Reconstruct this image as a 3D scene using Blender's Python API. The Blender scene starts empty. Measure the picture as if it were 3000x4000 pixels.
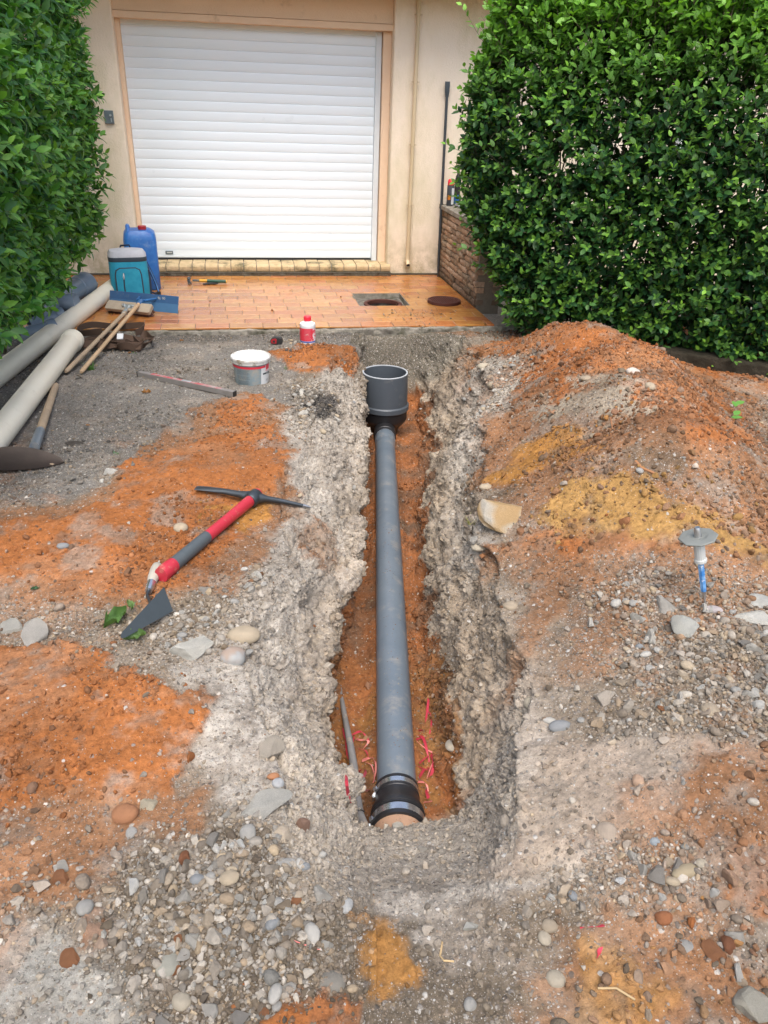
import bpy, math, random
import numpy as np
from mathutils import Vector, Matrix
random.seed(7); rng=np.random.default_rng(7)
SC=bpy.context.scene; COL=SC.collection
R=math.radians
# ------------------------------------------------------------------ camera
FPX=3005.4; CAM=np.array([-0.3582,-7.4900,1.4584])
_p,_r,_y=.4887,.0361,-.1856
_F=np.array([-math.sin(_y)*math.cos(_p),math.cos(_y)*math.cos(_p),-math.sin(_p)])
_R0=np.array([math.cos(_y),math.sin(_y),0.]); _U0=np.cross(_R0,_F)
CR=math.cos(_r)*_R0+math.sin(_r)*_U0; CU=-math.sin(_r)*_R0+math.cos(_r)*_U0; CF=_F
cd=bpy.data.cameras.new('camera'); cam=bpy.data.objects.new('camera',cd); COL.objects.link(cam)
cd.sensor_fit='VERTICAL'; cd.sensor_height=24.0; cd.lens=24*FPX/4000; cd.clip_start=.02; cd.clip_end=500
m=Matrix.Identity(4)
for i in range(3):
    m[i][0]=CR[i]; m[i][1]=CU[i]; m[i][2]=-CF[i]; m[i][3]=CAM[i]
cam.matrix_world=m; SC.camera=cam
SC.render.resolution_x=768; SC.render.resolution_y=1024
# ------------------------------------------------------------------ light
SUN_EL,SUN_AZ=R(62),R(186)
W=bpy.data.worlds.new('World'); SC.world=W; W.use_nodes=True
nt=W.node_tree; bg=nt.nodes['Background']
sky=nt.nodes.new('ShaderNodeTexSky'); sky.sky_type='NISHITA'; sky.sun_disc=False
sky.sun_elevation=SUN_EL; sky.sun_rotation=SUN_AZ; sky.air_density=1.0; sky.dust_density=4.0; sky.ozone_density=1.0
hs=nt.nodes.new('ShaderNodeHueSaturation'); hs.inputs['Saturation'].default_value=.92
nt.links.new(sky.outputs[0],hs.inputs['Color']); nt.links.new(hs.outputs[0],bg.inputs['Color'])
bg.inputs['Strength'].default_value=.15
sl=bpy.data.lights.new('sun','SUN'); sl.energy=1.0; sl.angle=R(45); sl.color=(1,.99,.97)
so=bpy.data.objects.new('sun',sl); COL.objects.link(so)
# direction towards the sun: behind the camera
sd=Vector((math.cos(SUN_EL)*math.sin(SUN_AZ),math.cos(SUN_EL)*math.cos(SUN_AZ),math.sin(SUN_EL)))
so.rotation_euler=sd.to_track_quat('Z','Y').to_euler(); so.location=(0,-5,6)
sky.sun_rotation=SUN_AZ
SC.view_settings.view_transform='Standard'; SC.view_settings.look='None'
SC.view_settings.gamma=1; SC.view_settings.exposure=1.16
# ------------------------------------------------------------------ helpers
KD=3000/1659.
def ray(u,v): return CF+CR*((u*KD-1500)/FPX)+CU*((2000-v*KD)/FPX)
def atz(u,v,z):
    d=ray(u,v); return CAM+d*((z-CAM[2])/d[2])
def aty(u,v,y):
    d=ray(u,v); return CAM+d*((y-CAM[1])/d[1])
def hsh(ix,iy,iz,s):
    h=(ix.astype(np.int64)*73856093)^(iy.astype(np.int64)*19349663)^(iz.astype(np.int64)*83492791)^(s*2654435761)
    h=(h&0xffffffff); h=((h^(h>>15))*2246822519)&0xffffffff; h=((h^(h>>13))*3266489917)&0xffffffff; h=h^(h>>16)
    return h/4294967295.0
def vn(P,s=0):
    P=np.asarray(P,float); I=np.floor(P).astype(np.int64); f=P-I; f=f*f*f*(f*(f*6-15)+10)
    o=0
    for a in (0,1):
        wa=f[...,0] if a else 1-f[...,0]
        for b in (0,1):
            wb=f[...,1] if b else 1-f[...,1]
            for c in (0,1):
                wc=f[...,2] if c else 1-f[...,2]
                o=o+wa*wb*wc*hsh(I[...,0]+a,I[...,1]+b,I[...,2]+c,s)
    return o*2-1
def fbm(P,sc,octv=3,s=0,gain=.5):
    P=np.asarray(P,float); a=1;o=0;t=0
    for k in range(octv):
        o=o+a*vn(P*sc*(2.03**k)+17.3*k,s+k); t+=a; a*=gain
    return o/t
def P3(x,y,z=0): 
    x=np.asarray(x,float); return np.stack([x,np.broadcast_to(y,x.shape),np.broadcast_to(z,x.shape)],-1)
def npmesh(name,V,Fq=None,Ft=None,col=None,att=None,smooth=True):
    me=bpy.data.meshes.new(name); V=np.asarray(V,np.float32)
    me.vertices.add(len(V)); me.vertices.foreach_set('co',V.ravel())
    nq=0 if Fq is None else len(Fq); ntr=0 if Ft is None else len(Ft)
    L=[];S=[]
    if nq: L.append(np.asarray(Fq,np.int32).ravel()); S.append(np.arange(nq)*4)
    if ntr: L.append(np.asarray(Ft,np.int32).ravel()); S.append(nq*4+np.arange(ntr)*3)
    L=np.concatenate(L); S=np.concatenate(S).astype(np.int32)
    me.loops.add(len(L)); me.loops.foreach_set('vertex_index',L)
    me.polygons.add(len(S)); me.polygons.foreach_set('loop_start',S)
    me.update(calc_edges=True)
    me.polygons.foreach_set('use_smooth',np.full(len(S),bool(smooth)))
    if col is not None:
        c=np.ones((len(V),4),np.float32); c[:,:3]=col
        a=me.color_attributes.new('Col','FLOAT_COLOR','POINT'); a.data.foreach_set('color',c.ravel())
    for k,v in (att or {}).items():
        a=me.attributes.new(k,'FLOAT','POINT'); a.data.foreach_set('value',np.asarray(v,np.float32))
    return me
def tag(o,label=None,cat=None,group=None,kind=None):
    if label:o['label']=label
    if cat:o['category']=cat
    if group:o['group']=group
    if kind:o['kind']=kind
    return o
def link(name,me,mat=None,parent=None):
    o=bpy.data.objects.new(name,me); COL.objects.link(o)
    if mat is not None and len(me.materials)==0: me.materials.append(mat)
    if parent is not None: o.parent=parent
    return o
def thing(name,label,cat,loc=(0,0,0),rot=(0,0,0),group=None):
    o=bpy.data.objects.new(name,None); COL.objects.link(o); o.location=Vector([float(c) for c in loc])
    o.rotation_euler=rot; o.empty_display_size=.05
    return tag(o,label,cat,group)
class MB:
    def __init__(s): s.v=[];s.f=[];s.off=np.zeros(3)
    def add(s,V,F):
        b=len(s.v); s.v+=[tuple(float(c) for c in p) for p in V]; s.f+=[tuple(b+i for i in f) for f in F]; return s
    def box(s,x0,x1,y0,y1,z0,z1,M=None):
        V=[(x,y,z) for x in (x0,x1) for y in (y0,y1) for z in (z0,z1)]
        if M is not None: V=[M@Vector(p) for p in V]
        return s.add(V,[(0,1,3,2),(4,6,7,5),(0,4,5,1),(2,3,7,6),(0,2,6,4),(1,5,7,3)])
    def loft(s,rings,cap0=True,cap1=True,closed=True):
        n=len(rings[0]); V=[p for r in rings for p in r]; F=[]
        for i in range(len(rings)-1):
            for j in range(n if closed else n-1):
                a=i*n+j;b=i*n+(j+1)%n; F.append((a,b,b+n,a+n))
        if cap0:F.append(tuple(range(n-1,-1,-1)))
        if cap1:F.append(tuple((len(rings)-1)*n+j for j in range(n)))
        return s.add(V,F)
    def tube(s,pts,rad,n=12,cap=True,ell=None,up=(0,0,1)):
        pts=[Vector([float(c) for c in p]) for p in pts]
        if not hasattr(rad,'__len__'): rad=[rad]*len(pts)
        rings=[];px=None
        for i,p in enumerate(pts):
            t=(pts[min(i+1,len(pts)-1)]-pts[max(i-1,0)])
            if t.length<1e-9:t=Vector((0,0,1))
            t.normalize()
            if px is None:
                u=Vector(up)
                if abs(u.dot(t))>.95:u=Vector((1,0,0))
                px=(u-t*u.dot(t)).normalized()
            else: px=(px-t*px.dot(t)).normalized()
            q=t.cross(px); e=ell or (1,1)
            rings.append([p+px*(math.cos(a)*rad[i]*e[0])+q*(math.sin(a)*rad[i]*e[1]) for a in [2*math.pi*k/n for k in range(n)]])
        return s.loft(rings,cap,cap)
    def lathe(s,prof,n=24,M=None,cap0=False,cap1=False):
        M=M or Matrix.Identity(4)
        rings=[[M@Vector((r*math.cos(2*math.pi*k/n),r*math.sin(2*math.pi*k/n),z)) for k in range(n)] for r,z in prof]
        return s.loft(rings,cap0,cap1)
    def prism(s,poly,h0,h1,M=None):
        M=M or Matrix.Identity(4)
        return s.loft([[M@Vector((x,y,h)) for x,y in poly] for h in (h0,h1)])
    def ribbon(s,pts,nrm,w,th):
        # strip with thickness: pts centre line, nrm width direction per point
        rings=[]
        for i,(p,n_) in enumerate(zip(pts,nrm)):
            p=Vector(p); n_=Vector(n_).normalized(); t=Vector(pts[min(i+1,len(pts)-1)])-Vector(pts[max(i-1,0)])
            b=n_.cross(t); b=b.normalized() if b.length>1e-9 else Vector((0,0,1))
            rings.append([p+n_*w/2+b*th/2,p-n_*w/2+b*th/2,p-n_*w/2-b*th/2,p+n_*w/2-b*th/2])
        return s.loft(rings)
    def build(s,name,mat,parent=None,smooth=False,bevel=0,world=False,seg=2,sub=0,auto=None):
        V=np.array(s.v)
        if world and parent is not None: V=V-np.array(parent.location)
        me=bpy.data.meshes.new(name); me.from_pydata([tuple(p) for p in V],[],s.f); me.update()
        bm_fix(me)
        if smooth:
            for p in me.polygons:p.use_smooth=True
            me.set_sharp_from_angle(angle=auto if auto else R(38))
        o=link(name,me,mat,parent)
        if bevel:
            b=o.modifiers.new('b','BEVEL'); b.width=bevel; b.segments=seg; b.limit_method='ANGLE'; b.angle_limit=R(35)
        if sub:
            b=o.modifiers.new('s','SUBSURF'); b.levels=sub; b.render_levels=sub
        return o
import bmesh
def bm_fix(me):
    bm=bmesh.new(); bm.from_mesh(me); bmesh.ops.recalc_face_normals(bm,faces=bm.faces); bm.to_mesh(me); bm.free()
def frame(o,x,z):
    """matrix with origin o, local X along x, local Z near z"""
    x=Vector([float(c) for c in x]).normalized(); z=Vector(z); y=z.cross(x).normalized(); z=x.cross(y)
    M=Matrix.Identity(4)
    for i in range(3): M[i][0]=x[i];M[i][1]=y[i];M[i][2]=z[i];M[i][3]=float(o[i])
    return M
# ------------------------------------------------------------------ materials
def mat(name,col,rough=.6,metal=0,col2=None,scale=8,var=.35,bump=0,bscale=None,detail=4,attr=False,spec=.5,col3=None,scale3=3,thr3=(.55,.7),stretch=None,rvar=.15,coat=0):
    m=bpy.data.materials.new(name); m.use_nodes=True; N=m.node_tree.nodes; L=m.node_tree.links; b=N['Principled BSDF']
    b.inputs['Roughness'].default_value=rough; b.inputs['Metallic'].default_value=metal
    b.inputs['Specular IOR Level'].default_value=spec; b.inputs['Coat Weight'].default_value=coat
    tc=N.new('ShaderNodeTexCoord'); vec=tc.outputs['Object']
    if stretch:
        mp=N.new('ShaderNodeMapping'); mp.inputs['Scale'].default_value=stretch; L.new(vec,mp.inputs['Vector']); vec=mp.outputs[0]
    nz=N.new('ShaderNodeTexNoise'); nz.inputs['Scale'].default_value=scale; nz.inputs['Detail'].default_value=detail; nz.inputs['Roughness'].default_value=.62
    L.new(vec,nz.inputs['Vector'])
    rp=N.new('ShaderNodeValToRGB'); rp.color_ramp.elements[0].position=.5-var; rp.color_ramp.elements[1].position=.5+var
    L.new(nz.outputs['Fac'],rp.inputs[0])
    mx=N.new('ShaderNodeMix'); mx.data_type='RGBA'; L.new(rp.outputs[0],mx.inputs['Factor'])
    c2=col2 or tuple(c*.72 for c in col)
    if attr:
        at=N.new('ShaderNodeAttribute'); at.attribute_name='Col'
        a=N.new('ShaderNodeMix'); a.data_type='RGBA'; a.blend_type='MULTIPLY'; a.inputs['Factor'].default_value=1
        L.new(at.outputs['Color'],a.inputs['A'])
        mx.inputs['A'].default_value=(*(col2 or (.72,.72,.72)),1); mx.inputs['B'].default_value=(*col,1)
        L.new(mx.outputs['Result'],a.inputs['B']); out=a.outputs['Result']
    else:
        mx.inputs['A'].default_value=(*c2,1); mx.inputs['B'].default_value=(*col,1); out=mx.outputs['Result']
    if col3:
        n3=N.new('ShaderNodeTexNoise'); n3.inputs['Scale'].default_value=scale3; n3.inputs['Detail'].default_value=6; n3.inputs['Roughness'].default_value=.7; L.new(vec,n3.inputs['Vector'])
        r3=N.new('ShaderNodeMapRange'); r3.inputs[1].default_value=thr3[0]; r3.inputs[2].default_value=thr3[1]; L.new(n3.outputs['Fac'],r3.inputs[0])
        m3=N.new('ShaderNodeMix'); m3.data_type='RGBA'; L.new(r3.outputs[0],m3.inputs['Factor']); L.new(out,m3.inputs['A']); m3.inputs['B'].default_value=(*col3,1); out=m3.outputs['Result']
    L.new(out,b.inputs['Base Color'])
    if rvar:
        rr=N.new('ShaderNodeMapRange'); rr.inputs[3].default_value=max(0,rough-rvar); rr.inputs[4].default_value=min(1,rough+rvar); L.new(nz.outputs['Fac'],rr.inputs[0]); L.new(rr.outputs[0],b.inputs['Roughness'])
    if bump:
        nb=N.new('ShaderNodeTexNoise'); nb.inputs['Scale'].default_value=bscale or scale*6; nb.inputs['Detail'].default_value=6; nb.inputs['Roughness'].default_value=.65
        L.new(tc.outputs['Object'],nb.inputs['Vector']); bp=N.new('ShaderNodeBump'); bp.inputs['Strength'].default_value=1; bp.inputs['Distance'].default_value=bump
        L.new(nb.outputs['Fac'],bp.inputs['Height']); L.new(bp.outputs[0],b.inputs['Normal'])
    m['n']=1
    return m
def soil_mat():
    m=bpy.data.materials.new('soil'); m.use_nodes=True; N=m.node_tree.nodes; L=m.node_tree.links; b=N['Principled BSDF']
    b.inputs['Roughness'].default_value=.95; b.inputs['Specular IOR Level'].default_value=.15
    tc=N.new('ShaderNodeTexCoord'); V=tc.outputs['Object']
    at=N.new('ShaderNodeAttribute'); at.attribute_name='Col'; pb=N.new('ShaderNodeAttribute'); pb.attribute_name='peb'
    def noise(s,d=5,r=.65):
        n=N.new('ShaderNodeTexNoise'); n.inputs['Scale'].default_value=s; n.inputs['Detail'].default_value=d; n.inputs['Roughness'].default_value=r; L.new(V,n.inputs['Vector']); return n
    def mix(f,a,bb,t='MIX'):
        x=N.new('ShaderNodeMix'); x.data_type='RGBA'; x.blend_type=t
        for s_,v in (('Factor',f),('A',a),('B',bb)):
            if isinstance(v,(int,float)): x.inputs[s_].default_value=v
            elif isinstance(v,tuple): x.inputs[s_].default_value=(*v,1)
            else: L.new(v,x.inputs[s_])
        return x.outputs['Result']
    def mr(i,a,bb,c=0,d=1):
        x=N.new('ShaderNodeMapRange'); L.new(i,x.inputs[0]); x.inputs[1].default_value=a;x.inputs[2].default_value=bb;x.inputs[3].default_value=c;x.inputs[4].default_value=d; return x.outputs[0]
    def mth(op,a,bb):
        x=N.new('ShaderNodeMath'); x.operation=op
        for i,v in enumerate((a,bb)):
            if isinstance(v,(int,float)): x.inputs[i].default_value=v
            else: L.new(v,x.inputs[i])
        return x.outputs[0]
    n1=noise(60,6,.72); n2=noise(9,4)
    g=mr(n1.outputs['Fac'],.32,.68,.62,1.28); g2=mr(n2.outputs['Fac'],.3,.7,.85,1.15)
    gm=mth('MULTIPLY',g,g2)
    cg=N.new('ShaderNodeCombineColor'); [L.new(gm,cg.inputs[i]) for i in range(3)]
    base=mix(1.,at.outputs['Color'],cg.outputs[0],'MULTIPLY')
    # warp for less regular cells
    wn=noise(40,2); wv=N.new('ShaderNodeVectorMath'); wv.operation='MULTIPLY_ADD'; L.new(wn.outputs['Color'],wv.inputs[0]); wv.inputs[1].default_value=(.012,.012,.012); L.new(V,wv.inputs[2])
    hts=[]
    for sc,cover in ((62,.42),(135,.5),(260,.55)):
        vo=N.new('ShaderNodeTexVoronoi'); vo.inputs['Scale'].default_value=sc; vo.inputs['Randomness'].default_value=1; L.new(wv.outputs[0],vo.inputs['Vector'])
        sp=N.new('ShaderNodeSeparateColor'); L.new(vo.outputs['Color'],sp.inputs[0])
        # which cells are stones
        isst=mth('LESS_THAN',sp.outputs[0],mth('MULTIPLY',pb.outputs['Fac'],cover*1.5))
        body=mr(vo.outputs['Distance'],.42,.30,0,1)
        k=mth('MULTIPLY',isst,body)
        rp=N.new('ShaderNodeValToRGB'); e=rp.color_ramp.elements
        e[0].position=0; e[0].color=(.10,.085,.07,1); e[1].position=1; e[1].color=(.60,.58,.53,1)
        for p,c in ((.25,(.22,.19,.16)),(.5,(.33,.30,.26)),(.75,(.30,.22,.15)),(.86,(.46,.42,.36))):
            x=e.new(p); x.color=(*c,1)
        L.new(sp.outputs[1],rp.inputs[0])
        base=mix(mth('MULTIPLY',k,.85),base,rp.outputs[0])
        hts.append(mth('MULTIPLY',k,mth('MULTIPLY',mth('SUBTRACT',.6,vo.outputs['Distance']),.55/sc)))
    L.new(base,b.inputs['Base Color'])
    h=mth('ADD',mth('ADD',hts[0],hts[1]),hts[2])
    nb=noise(110,7,.75); nb2=noise(420,3,.6)
    h=mth('ADD',h,mth('MULTIPLY',nb.outputs['Fac'],.009)); h=mth('ADD',h,mth('MULTIPLY',nb2.outputs['Fac'],.0025))
    bp=N.new('ShaderNodeBump'); bp.inputs['Distance'].default_value=1.0; bp.inputs['Strength'].default_value=.9
    L.new(h,bp.inputs['Height']); L.new(bp.outputs[0],b.inputs['Normal'])
    return m
M_soil=soil_mat()
M_gravel=mat('gravel',(1,1,1),.9,attr=True,scale=70,col2=(.68,.66,.63),var=.25,bump=.0022,bscale=260,spec=.25)
M_render=mat('pink_render',(.84,.74,.605),.9,scale=2.2,col2=(.81,.69,.53),var=.25,bump=.006,bscale=75,spec=.2,col3=(.56,.50,.30),scale3=1.8,thr3=(.46,.78),stretch=(1,1,.45))
def splash(m,z0,z1,c):
    N=m.node_tree.nodes;L=m.node_tree.links;b=N['Principled BSDF'];src=b.inputs['Base Color'].links[0].from_socket
    tc=N.new('ShaderNodeTexCoord');sx=N.new('ShaderNodeSeparateXYZ');L.new(tc.outputs['Object'],sx.inputs[0]);n=N.new('ShaderNodeTexNoise');n.inputs['Scale'].default_value=7;n.inputs['Detail'].default_value=7;n.inputs['Roughness'].default_value=.75;L.new(tc.outputs['Object'],n.inputs['Vector'])
    r=N.new('ShaderNodeMapRange');L.new(sx.outputs[2],r.inputs[0]);r.inputs[1].default_value=z0;r.inputs[2].default_value=z1;r.inputs[3].default_value=1;r.inputs[4].default_value=0
    q=N.new('ShaderNodeMapRange');L.new(n.outputs['Fac'],q.inputs[0]);q.inputs[1].default_value=.38;q.inputs[2].default_value=.62
    k=N.new('ShaderNodeMath');k.operation='MULTIPLY';L.new(r.outputs[0],k.inputs[0]);L.new(q.outputs[0],k.inputs[1]);x=N.new('ShaderNodeMix');x.data_type='RGBA';L.new(k.outputs[0],x.inputs['Factor']);L.new(src,x.inputs['A']);x.inputs['B'].default_value=(*c,1);L.new(x.outputs['Result'],b.inputs['Base Color'])
splash(M_render,0,.42,(.40,.34,.19))
M_render2=mat('peach_render',(.82,.63,.45),.9,scale=3,col2=(.78,.57,.39),var=.3,bump=.004,bscale=90,spec=.2,col3=(.40,.27,.15),scale3=5,thr3=(.60,.85))
M_shutter=mat('white_aluminium',(.80,.875,.91),.32,scale=1.2,col2=(.77,.85,.885),var=.3,spec=.5,col3=(.62,.64,.60),scale3=22,thr3=(.70,.86))
M_rail=mat('rail_white',(.72,.78,.80),.4,scale=3,var=.3,col2=(.62,.67,.68))
M_dark=mat('dark_gap',(.03,.03,.032),.7,scale=20,bump=.001)
M_conc=mat('concrete',(.34,.31,.26),.92,scale=14,col2=(.17,.155,.12),var=.2,bump=.012,bscale=60,spec=.2,col3=(.10,.10,.06),scale3=8,thr3=(.50,.72))
M_nose=mat('threshold_tile',(.62,.48,.29),.8,scale=10,col2=(.45,.34,.18),var=.22,bump=.006,bscale=50,spec=.25,col3=(.13,.115,.06),scale3=7,thr3=(.50,.66))
M_tile=mat('clay_tile',(1,1,1),.22,attr=True,scale=15,col2=(.80,.66,.50),var=.2,bump=.0012,bscale=60,spec=.5,col3=(.36,.25,.06),scale3=6.5,thr3=(.56,.82),rvar=.12)
M_grout=mat('grout',(.16,.13,.09),.9,scale=40,bump=.002)
M_brick=mat('pale_brick',(1,1,1),.9,attr=True,scale=26,col2=(.66,.62,.58),var=.2,bump=.010,bscale=60,spec=.2)
M_mortar=mat('mortar',(.22,.18,.13),.95,scale=30,bump=.006,bscale=90)
M_pvcg=mat('grey_pvc',(.09,.118,.145),.36,scale=5,col2=(.15,.178,.20),var=.28,bump=.0006,bscale=70,col3=(.33,.29,.23),scale3=9,thr3=(.53,.82),stretch=(1,1,.35),rvar=.14)
M_char=mat('charcoal_pvc',(.055,.066,.078),.38,scale=5,col2=(.08,.092,.105),bump=.0006,bscale=70,col3=(.20,.19,.17),scale3=9,thr3=(.60,.86),rvar=.12)
M_pvcrim=mat('cut_pvc_rim',(.46,.49,.51),.5,scale=20)
M_pvcb=mat('blue_grey_pvc',(.20,.245,.295),.30,scale=8,var=.3,col2=(.16,.20,.245),rvar=.1)
M_blk=mat('black_rubber',(.012,.012,.013),.38,scale=15,col2=(.022,.022,.024),bump=.0005,bscale=120,spec=.5)
M_blkmatt=mat('black_plastic',(.014,.014,.014),.55,scale=15,col2=(.03,.028,.025),spec=.4)
M_steel=mat('clamp_steel',(.72,.73,.74),.24,metal=.9,scale=30,var=.2,col2=(.5,.5,.5))
M_clay=mat('clay_pipe',(.42,.25,.15),.85,scale=20,col2=(.32,.20,.13),bump=.003,bscale=80)
M_hose=mat('grey_conduit',(.24,.23,.215),.75,scale=20,col2=(.13,.12,.11),bump=.001,bscale=150,col3=(.42,.33,.22),scale3=12)
M_beige=mat('beige_pvc',(.76,.70,.56),.45,scale=4,col2=(.70,.63,.49),var=.2,bump=.0004,bscale=60,col3=(.42,.36,.25),scale3=6,thr3=(.60,.85))
M_blue=mat('blue_plastic',(.014,.10,.36),.42,scale=12,col2=(.03,.17,.46),var=.2,bump=.0012,bscale=60,col3=(.20,.30,.45),scale3=9,thr3=(.55,.80))
M_red=mat('red_plastic',(.40,.015,.025),.4,scale=14,col2=(.26,.01,.015),bump=.0006)
M_redb=mat('bright_red',(.78,.02,.05),.45,scale=14,col2=(.65,.02,.04))
M_teal=mat('teal_fabric',(.010,.22,.34),.75,scale=16,col2=(.02,.30,.42),bump=.003,bscale=26,var=.2)
M_greyf=mat('grey_fabric',(.45,.46,.49),.8,scale=9,col2=(.34,.35,.37),var=.2,bump=.003,bscale=30)
M_navy=mat('navy_mesh',(.018,.03,.055),.8,scale=40,bump=.002,bscale=200)
M_zip=mat('dark_piping',(.03,.045,.06),.7,scale=40)
M_wood=mat('old_handle_wood',(.44,.32,.20),.75,scale=7,col2=(.28,.21,.14),var=.2,bump=.0015,bscale=40,stretch=(1,1,.2),col3=(.15,.12,.09),scale3=14,thr3=(.58,.75))
M_wood2=mat('pale_handle_wood',(.52,.36,.21),.65,scale=7,col2=(.40,.27,.15),var=.2,bump=.001,bscale=40,col3=(.22,.16,.11),scale3=16,thr3=(.60,.8))
M_broomw=mat('broom_wood',(.40,.33,.24),.85,scale=12,col2=(.27,.22,.16),bump=.002,bscale=60)
M_bristle=mat('bristle_maroon',(.10,.03,.025),.85,scale=90,col2=(.16,.09,.06),bump=.004,bscale=200)
M_galv=mat('galvanised',(.62,.66,.66),.35,metal=.7,scale=30,var=.2,col2=(.42,.46,.48))
M_bluepaint=mat('blue_paint',(.035,.10,.22),.45,scale=10,col2=(.025,.075,.17),bump=.0006,col3=(.10,.13,.17),scale3=20)
M_bluepl=mat('blue_socket',(.03,.13,.32),.4,scale=12)
M_rust=mat('rusty_iron',(.11,.035,.022),.75,metal=.2,scale=25,col2=(.06,.022,.018),bump=.003,bscale=80,spec=.4)
M_darksteel=mat('dark_steel',(.055,.065,.07),.45,metal=.75,scale=16,col2=(.09,.10,.11),bump=.0012,bscale=60,rvar=.12)
M_bladebrown=mat('worn_blade_brown',(.025,.018,.014),.5,metal=.4,scale=10,col2=(.045,.03,.022),bump=.001,bscale=40)
M_bright=mat('worn_bright_steel',(.55,.55,.54),.33,metal=.9,scale=30,var=.2,col2=(.35,.35,.34))
M_grip=mat('grey_grip',(.085,.10,.105),.6,scale=25,col2=(.05,.06,.065),bump=.0008,bscale=70,col3=(.2,.2,.19),scale3=18,thr3=(.6,.85))
M_redgrip=mat('red_fibreglass',(.46,.022,.045),.5,scale=20,col2=(.36,.02,.03),bump=.0012,bscale=60,col3=(.46,.22,.15),scale3=30,thr3=(.54,.78))
M_green=mat('green_grip',(.015,.085,.05),.5,scale=16,col2=(.01,.05,.03))
M_yellow=mat('yellow_band',(.70,.36,.02),.5,scale=16)
M_alu=mat('dusty_aluminium',(.30,.28,.26),.5,metal=.35,scale=18,col2=(.20,.185,.17),bump=.0008)
M_redlevel=mat('red_band',(.42,.02,.03),.5,scale=30,col2=(.35,.30,.28),var=.12)
M_strap=mat('brown_webbing',(.085,.048,.028),.85,scale=30,col2=(.055,.032,.02),bump=.002,bscale=220)
M_white=mat('dirty_white_plastic',(.68,.68,.66),.5,scale=14,col2=(.50,.49,.45),var=.25,col3=(.24,.19,.13),scale3=22,thr3=(.50,.64),bump=.0008)
M_bucket=mat('bucket_grey_label',(.22,.28,.30),.5,scale=12,col2=(.15,.19,.20),col3=(.32,.29,.24),scale3=16,thr3=(.48,.68))
M_paperw=mat('label_white',(.66,.67,.66),.55,scale=14,col3=(.30,.25,.2),scale3=14,thr3=(.60,.75))
M_ink=mat('ink_dark',(.05,.06,.07),.6,scale=30)
M_inkw=mat('ink_white',(.80,.80,.80),.55,scale=30)
M_labelred=mat('label_red',(.62,.035,.06),.5,scale=16,col2=(.52,.03,.05),col3=(.62,.50,.44),scale3=26,thr3=(.60,.66))
M_labelblue=mat('label_blue',(.06,.13,.40),.5,scale=16)
M_tape=mat('warning_tape_red',(.38,.015,.04),.55,scale=30,col2=(.48,.05,.07))
M_tapep=mat('warning_tape_faded',(.72,.27,.22),.6,scale=30,col2=(.66,.16,.16))
M_bluech=mat('blue_chisel_paint',(.03,.16,.42),.35,scale=40,col2=(.16,.33,.55),var=.15,col3=(.55,.57,.58),scale3=50,thr3=(.58,.66))
M_guard=mat('pale_rubber_guard',(.20,.21,.19),.6,scale=16,col2=(.13,.135,.12),bump=.001)
M_guardl=mat('pale_ribbed_grip',(.55,.56,.53),.55,scale=16,col2=(.42,.43,.40))
M_handlep=mat('pale_grey_wood_grip',(.42,.39,.32),.65,scale=14,col2=(.30,.28,.23),bump=.001)
M_stem=mat('woody_stem',(.10,.075,.045),.9,scale=30,bump=.002)
M_kerb=mat('shaded_kerb',(.05,.04,.028),.95,scale=7,col2=(.025,.023,.015),bump=.012,bscale=40,spec=.15)  # kerb colour darkened to paint in the brown shadow under the right hedge
M_pipebeige=mat('beige_downpipe',(.62,.49,.32),.55,scale=5,col2=(.52,.42,.25),var=.25,stretch=(1,1,.3))
M_plate=mat('grey_plate',(.13,.17,.18),.5,scale=10)
M_drybrown=mat('dry_leaf',(.36,.16,.06),.8,scale=30,col2=(.24,.11,.05),bump=.001)
M_root=mat('pale_root',(.46,.33,.17),.9,scale=30)
def leafmat(name,trans=.25,rough=.34):
    m=mat(name,(1,1,1),rough,attr=True,scale=20,col2=(.72,.78,.7),var=.25,bump=.0008,bscale=120,spec=.36,rvar=.08)
    N=m.node_tree.nodes;L=m.node_tree.links;b=N['Principled BSDF'];out=N['Material Output']
    at=[n for n in N if n.type=='ATTRIBUTE'][0]
    tr=N.new('ShaderNodeBsdfTranslucent'); mx=N.new('ShaderNodeMixShader'); mx.inputs[0].default_value=trans
    g=N.new('ShaderNodeMix'); g.data_type='RGBA'; g.blend_type='MULTIPLY'; g.inputs['Factor'].default_value=1; L.new(at.outputs['Color'],g.inputs['A']); g.inputs['B'].default_value=(1.5,1.6,.6,1)
    L.new(g.outputs['Result'],tr.inputs['Color']); L.new(b.outputs[0],mx.inputs[1]); L.new(tr.outputs[0],mx.inputs[2]); L.new(mx.outputs[0],out.inputs['Surface'])
    return m
M_leaf=leafmat('hedge_leaf',.28,.46)
# ------------------------------------------------------------------ terrain
def ax(Y): return .028+(Y+5.834)*.158
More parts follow.
